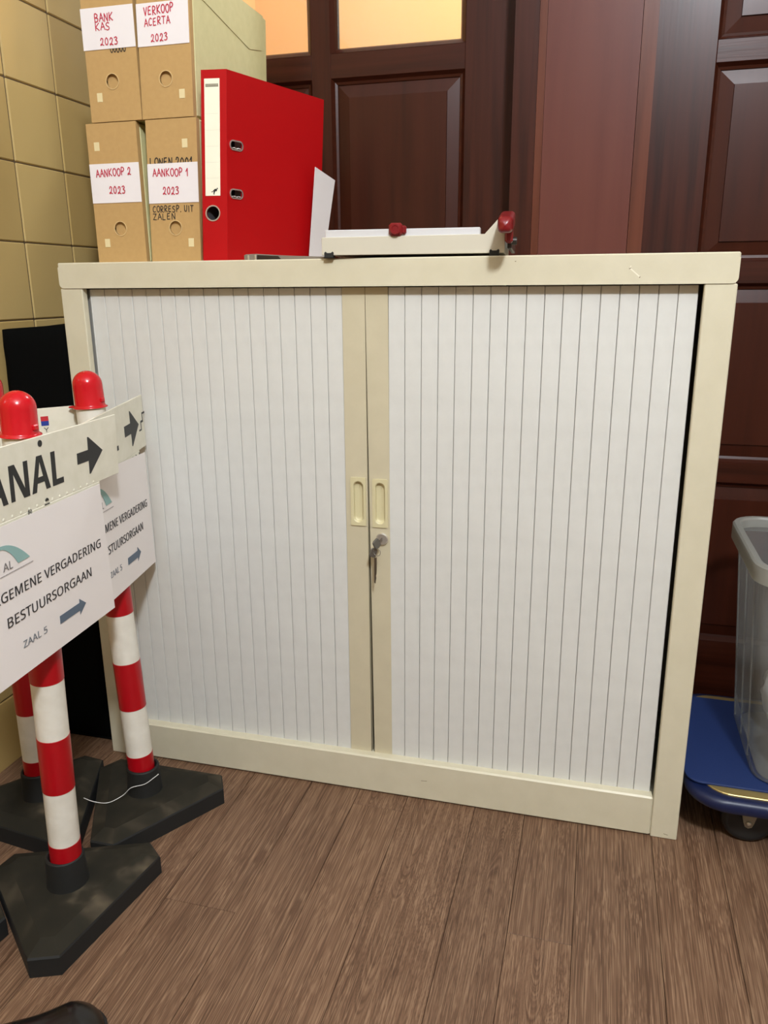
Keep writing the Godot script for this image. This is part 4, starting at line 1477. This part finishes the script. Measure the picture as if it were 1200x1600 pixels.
	# what lies inside: a cardboard sheet and crumpled white bags
	var cb := thing("cardboard_piece", "flat brown cardboard piece inside the plastic crate", "cardboard", Vector3(1.45, 0.137, -0.165))
	st = S()
	X = Transform3D(Basis(Vector3.BACK, -0.05), Vector3.ZERO)
	box(st, Vector3(0.0, 0.0, -0.1), Vector3(0.03, 0.33, 0.1), 0.002)
	X = Transform3D.IDENTITY
	obj("body", st, noisy("kraft_board", 91, 0.05, [], Vector3(6, 6, 6)), cb)
	var noise := FastNoiseLite.new()
	noise.seed = 8
	noise.frequency = 1.0
	var spots := [[Vector3(1.390, 0.198, -0.088), Vector3(0.043, 0.066, 0.048), "crumpled white plastic bag at the front inside the crate"], [Vector3(1.392, 0.236, -0.205), Vector3(0.04, 0.1, 0.05), "crumpled white plastic bag at the back inside the crate"]]
	for e in spots:
		var w := thing("plastic_bag", e[2], "bag", e[0], "plastic bags in the crate")
		st = S()
		g = []
		for i in 15:
			var th := PI * i / 14.0
			var row := []
			for j in 24:
				var ph := TAU * j / 24
				var d := Vector3(sin(th) * cos(ph), cos(th), sin(th) * sin(ph))
				var r := 0.8 + 0.42 * absf(noise.get_noise_3dv(d * 2.2 + e[0] * 9.0)) - 0.25 * absf(noise.get_noise_3dv(d * 5.0))
				row.append(d * r * (e[1] as Vector3))
			g.append(row)
		grid(st, g, true)
		obj("film", st, mat("white_film", c8(226, 222, 214), 0.45), w)

func small_things() -> void:
	# black bag squeezed between the tiled wall and the cabinet
	var noise := FastNoiseLite.new()
	noise.seed = 4
	noise.frequency = 3.0
	var b := thing("black_bag", "tall black fabric bag between the tiled wall and cabinet", "bag", Vector3(-0.0945, 0.0, -0.19))
	var st := S()
	var g := []
	for i in 30:
		var f := i / 29.0
		var row := []
		for q in rr(0.0895, 0.165, 0.03, 6):
			var shrink := 1.0 - 0.03 * pow(maxf(0.0, (f - 0.97) / 0.03), 2.0) - 0.12 * pow(maxf(0.0, (0.04 - f) / 0.04), 2.0)
			var y := 0.002 + 0.931 * f - 0.010 * maxf(0.0, -q.x / 0.09) * f
			var p := Vector3(q.x * minf(1.0, shrink + 0.05), y, q.y * shrink)
			p += Vector3(0.002, 0.0, 0.01) * noise.get_noise_3d(p.x * 2, p.y, p.z * 2) * (0.4 + f)
			row.append(p)
		g.append(row)
	var rim: Array = g[29]
	for inset in [0.9, 0.5, 0.02]:
		g.append(rim.map(func(p): return Vector3(p.x * inset, p.y + 0.004 * (1.0 - inset), p.z * inset)))
	grid(st, g, true)
	obj("fabric", st, noisy("black_fabric", 141, 0.2, [[0.0, c8(9, 9, 9)], [1.0, c8(14, 14, 13)]], Vector3(8, 8, 8), 0.95), b)
	mats["black_fabric"].metallic_specular = 0.15
	st = S()
	box(st, Vector3(-0.078, 0.0, -0.15), Vector3(0.078, 0.006, 0.15), 0.002)
	obj("bottom", st, mats["black_fabric"], b)
	# grey clip mechanism lying in front of the file
	var c := thing("clip_bar", "grey metal clip bar with dark middle lying before the red file", "clip", Vector3(0.3785, 1.05, -0.012))
	c.rotation.y = -0.02
	st = S()
	prism(st, PackedVector2Array([Vector2(0, 0.0003), Vector2(0.152, 0.0003), Vector2(0.152, 0.0035), Vector2(0.085, 0.0062), Vector2(0.024, 0.0102), Vector2(0.004, 0.0098), Vector2(0, 0.008)]), Transform3D(Basis(), Vector3(0, 0, -0.02)), 0.02, 0.0008)
	obj("bar", st, mat("grey_metal", c8(150, 144, 138), 0.35, 0.6), c)
	st = S()
	prism(st, PackedVector2Array([Vector2(0.025, 0.0004), Vector2(0.072, 0.0004), Vector2(0.066, 0.0058), Vector2(0.026, 0.0082)]), Transform3D(Basis(), Vector3(0, 0, -0.001)), 0.0022, 0.0004)
	obj("pad", st, mat("black_plastic", c8(38, 30, 28), 0.35), c)
	st = S()
	box(st, Vector3(0.0075, 0.0004, -0.001), Vector3(0.0105, 0.0082, 0.0014), 0.0004)
	box(st, Vector3(0.0215, 0.0004, -0.001), Vector3(0.0245, 0.0088, 0.0018), 0.0004)
	obj("rivet", st, mat("chrome", c8(214, 210, 202), 0.28, 0.75), c)
	# white thread over the rubber foot by the cabinet
	var w := thing("white_thread", "thin white thread lying over the rubber foot by the cabinet", "thread")
	st = S()
	tube(st, smooth([Vector3(0.087, 0.0485, 0.222), Vector3(0.115, 0.049, 0.228), Vector3(0.143, 0.0495, 0.224), Vector3(0.163, 0.056, 0.205), Vector3(0.182, 0.075, 0.203), Vector3(0.207, 0.082, 0.195), Vector3(0.222, 0.092, 0.185), Vector3(0.229, 0.097, 0.178)], 6), 0.0007, 6)
	obj("strand", st, mat("thread_white", c8(232, 230, 226), 0.5), w)
	# toe of a black shoe at the lower edge
	var s := thing("black_shoe", "black leather shoe on the floor, only its rounded toe in view", "shoe", Vector3(0.39, 0, 0.613))
	s.rotation.y = deg_to_rad(180 + 48)
	st = S()
	g = []
	var gs := []
	for i in 25:
		var f := pow(i / 24.0, 1.7)
		var x := 0.29 * f
		var hw := 0.047 * sqrt(maxf(0.0, 1.0 - pow(maxf(0.0, 1.0 - f / 0.2), 3.2))) * (1.0 - 0.18 * sin(PI * clampf((f - 0.35) / 0.5, 0, 1))) * sqrt(maxf(0.0, 1.0 - pow(maxf(0.0, (f - 0.86) / 0.14), 2.4)))
		var hh := 0.04 * pow(clampf(f / 0.12, 0, 1), 0.5) + 0.035 * smoothstep(0.2, 0.6, f)
		if f > 0.9:
			hh *= 0.9
		hw = maxf(hw, 0.001)
		var row := []
		var rs := []
		for j in 20:
			var a := TAU * j / 20
			row.append(Vector3(x, 0.012 + maxf(0.0, sin(a)) * hh * 0.95 + minf(0.0, sin(a)) * 0.008, hw * cos(a)))
			rs.append(Vector3(x - 0.003 * (1.0 - f), 0.008 + 0.0075 * sin(a), (hw + 0.003) * cos(a)))
		g.append(row)
		gs.append(rs)
	grid(st, g, true, true)
	obj("upper", st, mat("shoe_leather", c8(20, 17, 16), 0.25), s)
	st = S()
	grid(st, gs, true, true)
	obj("sole", st, mat("shoe_sole", c8(16, 15, 15), 0.6), s)
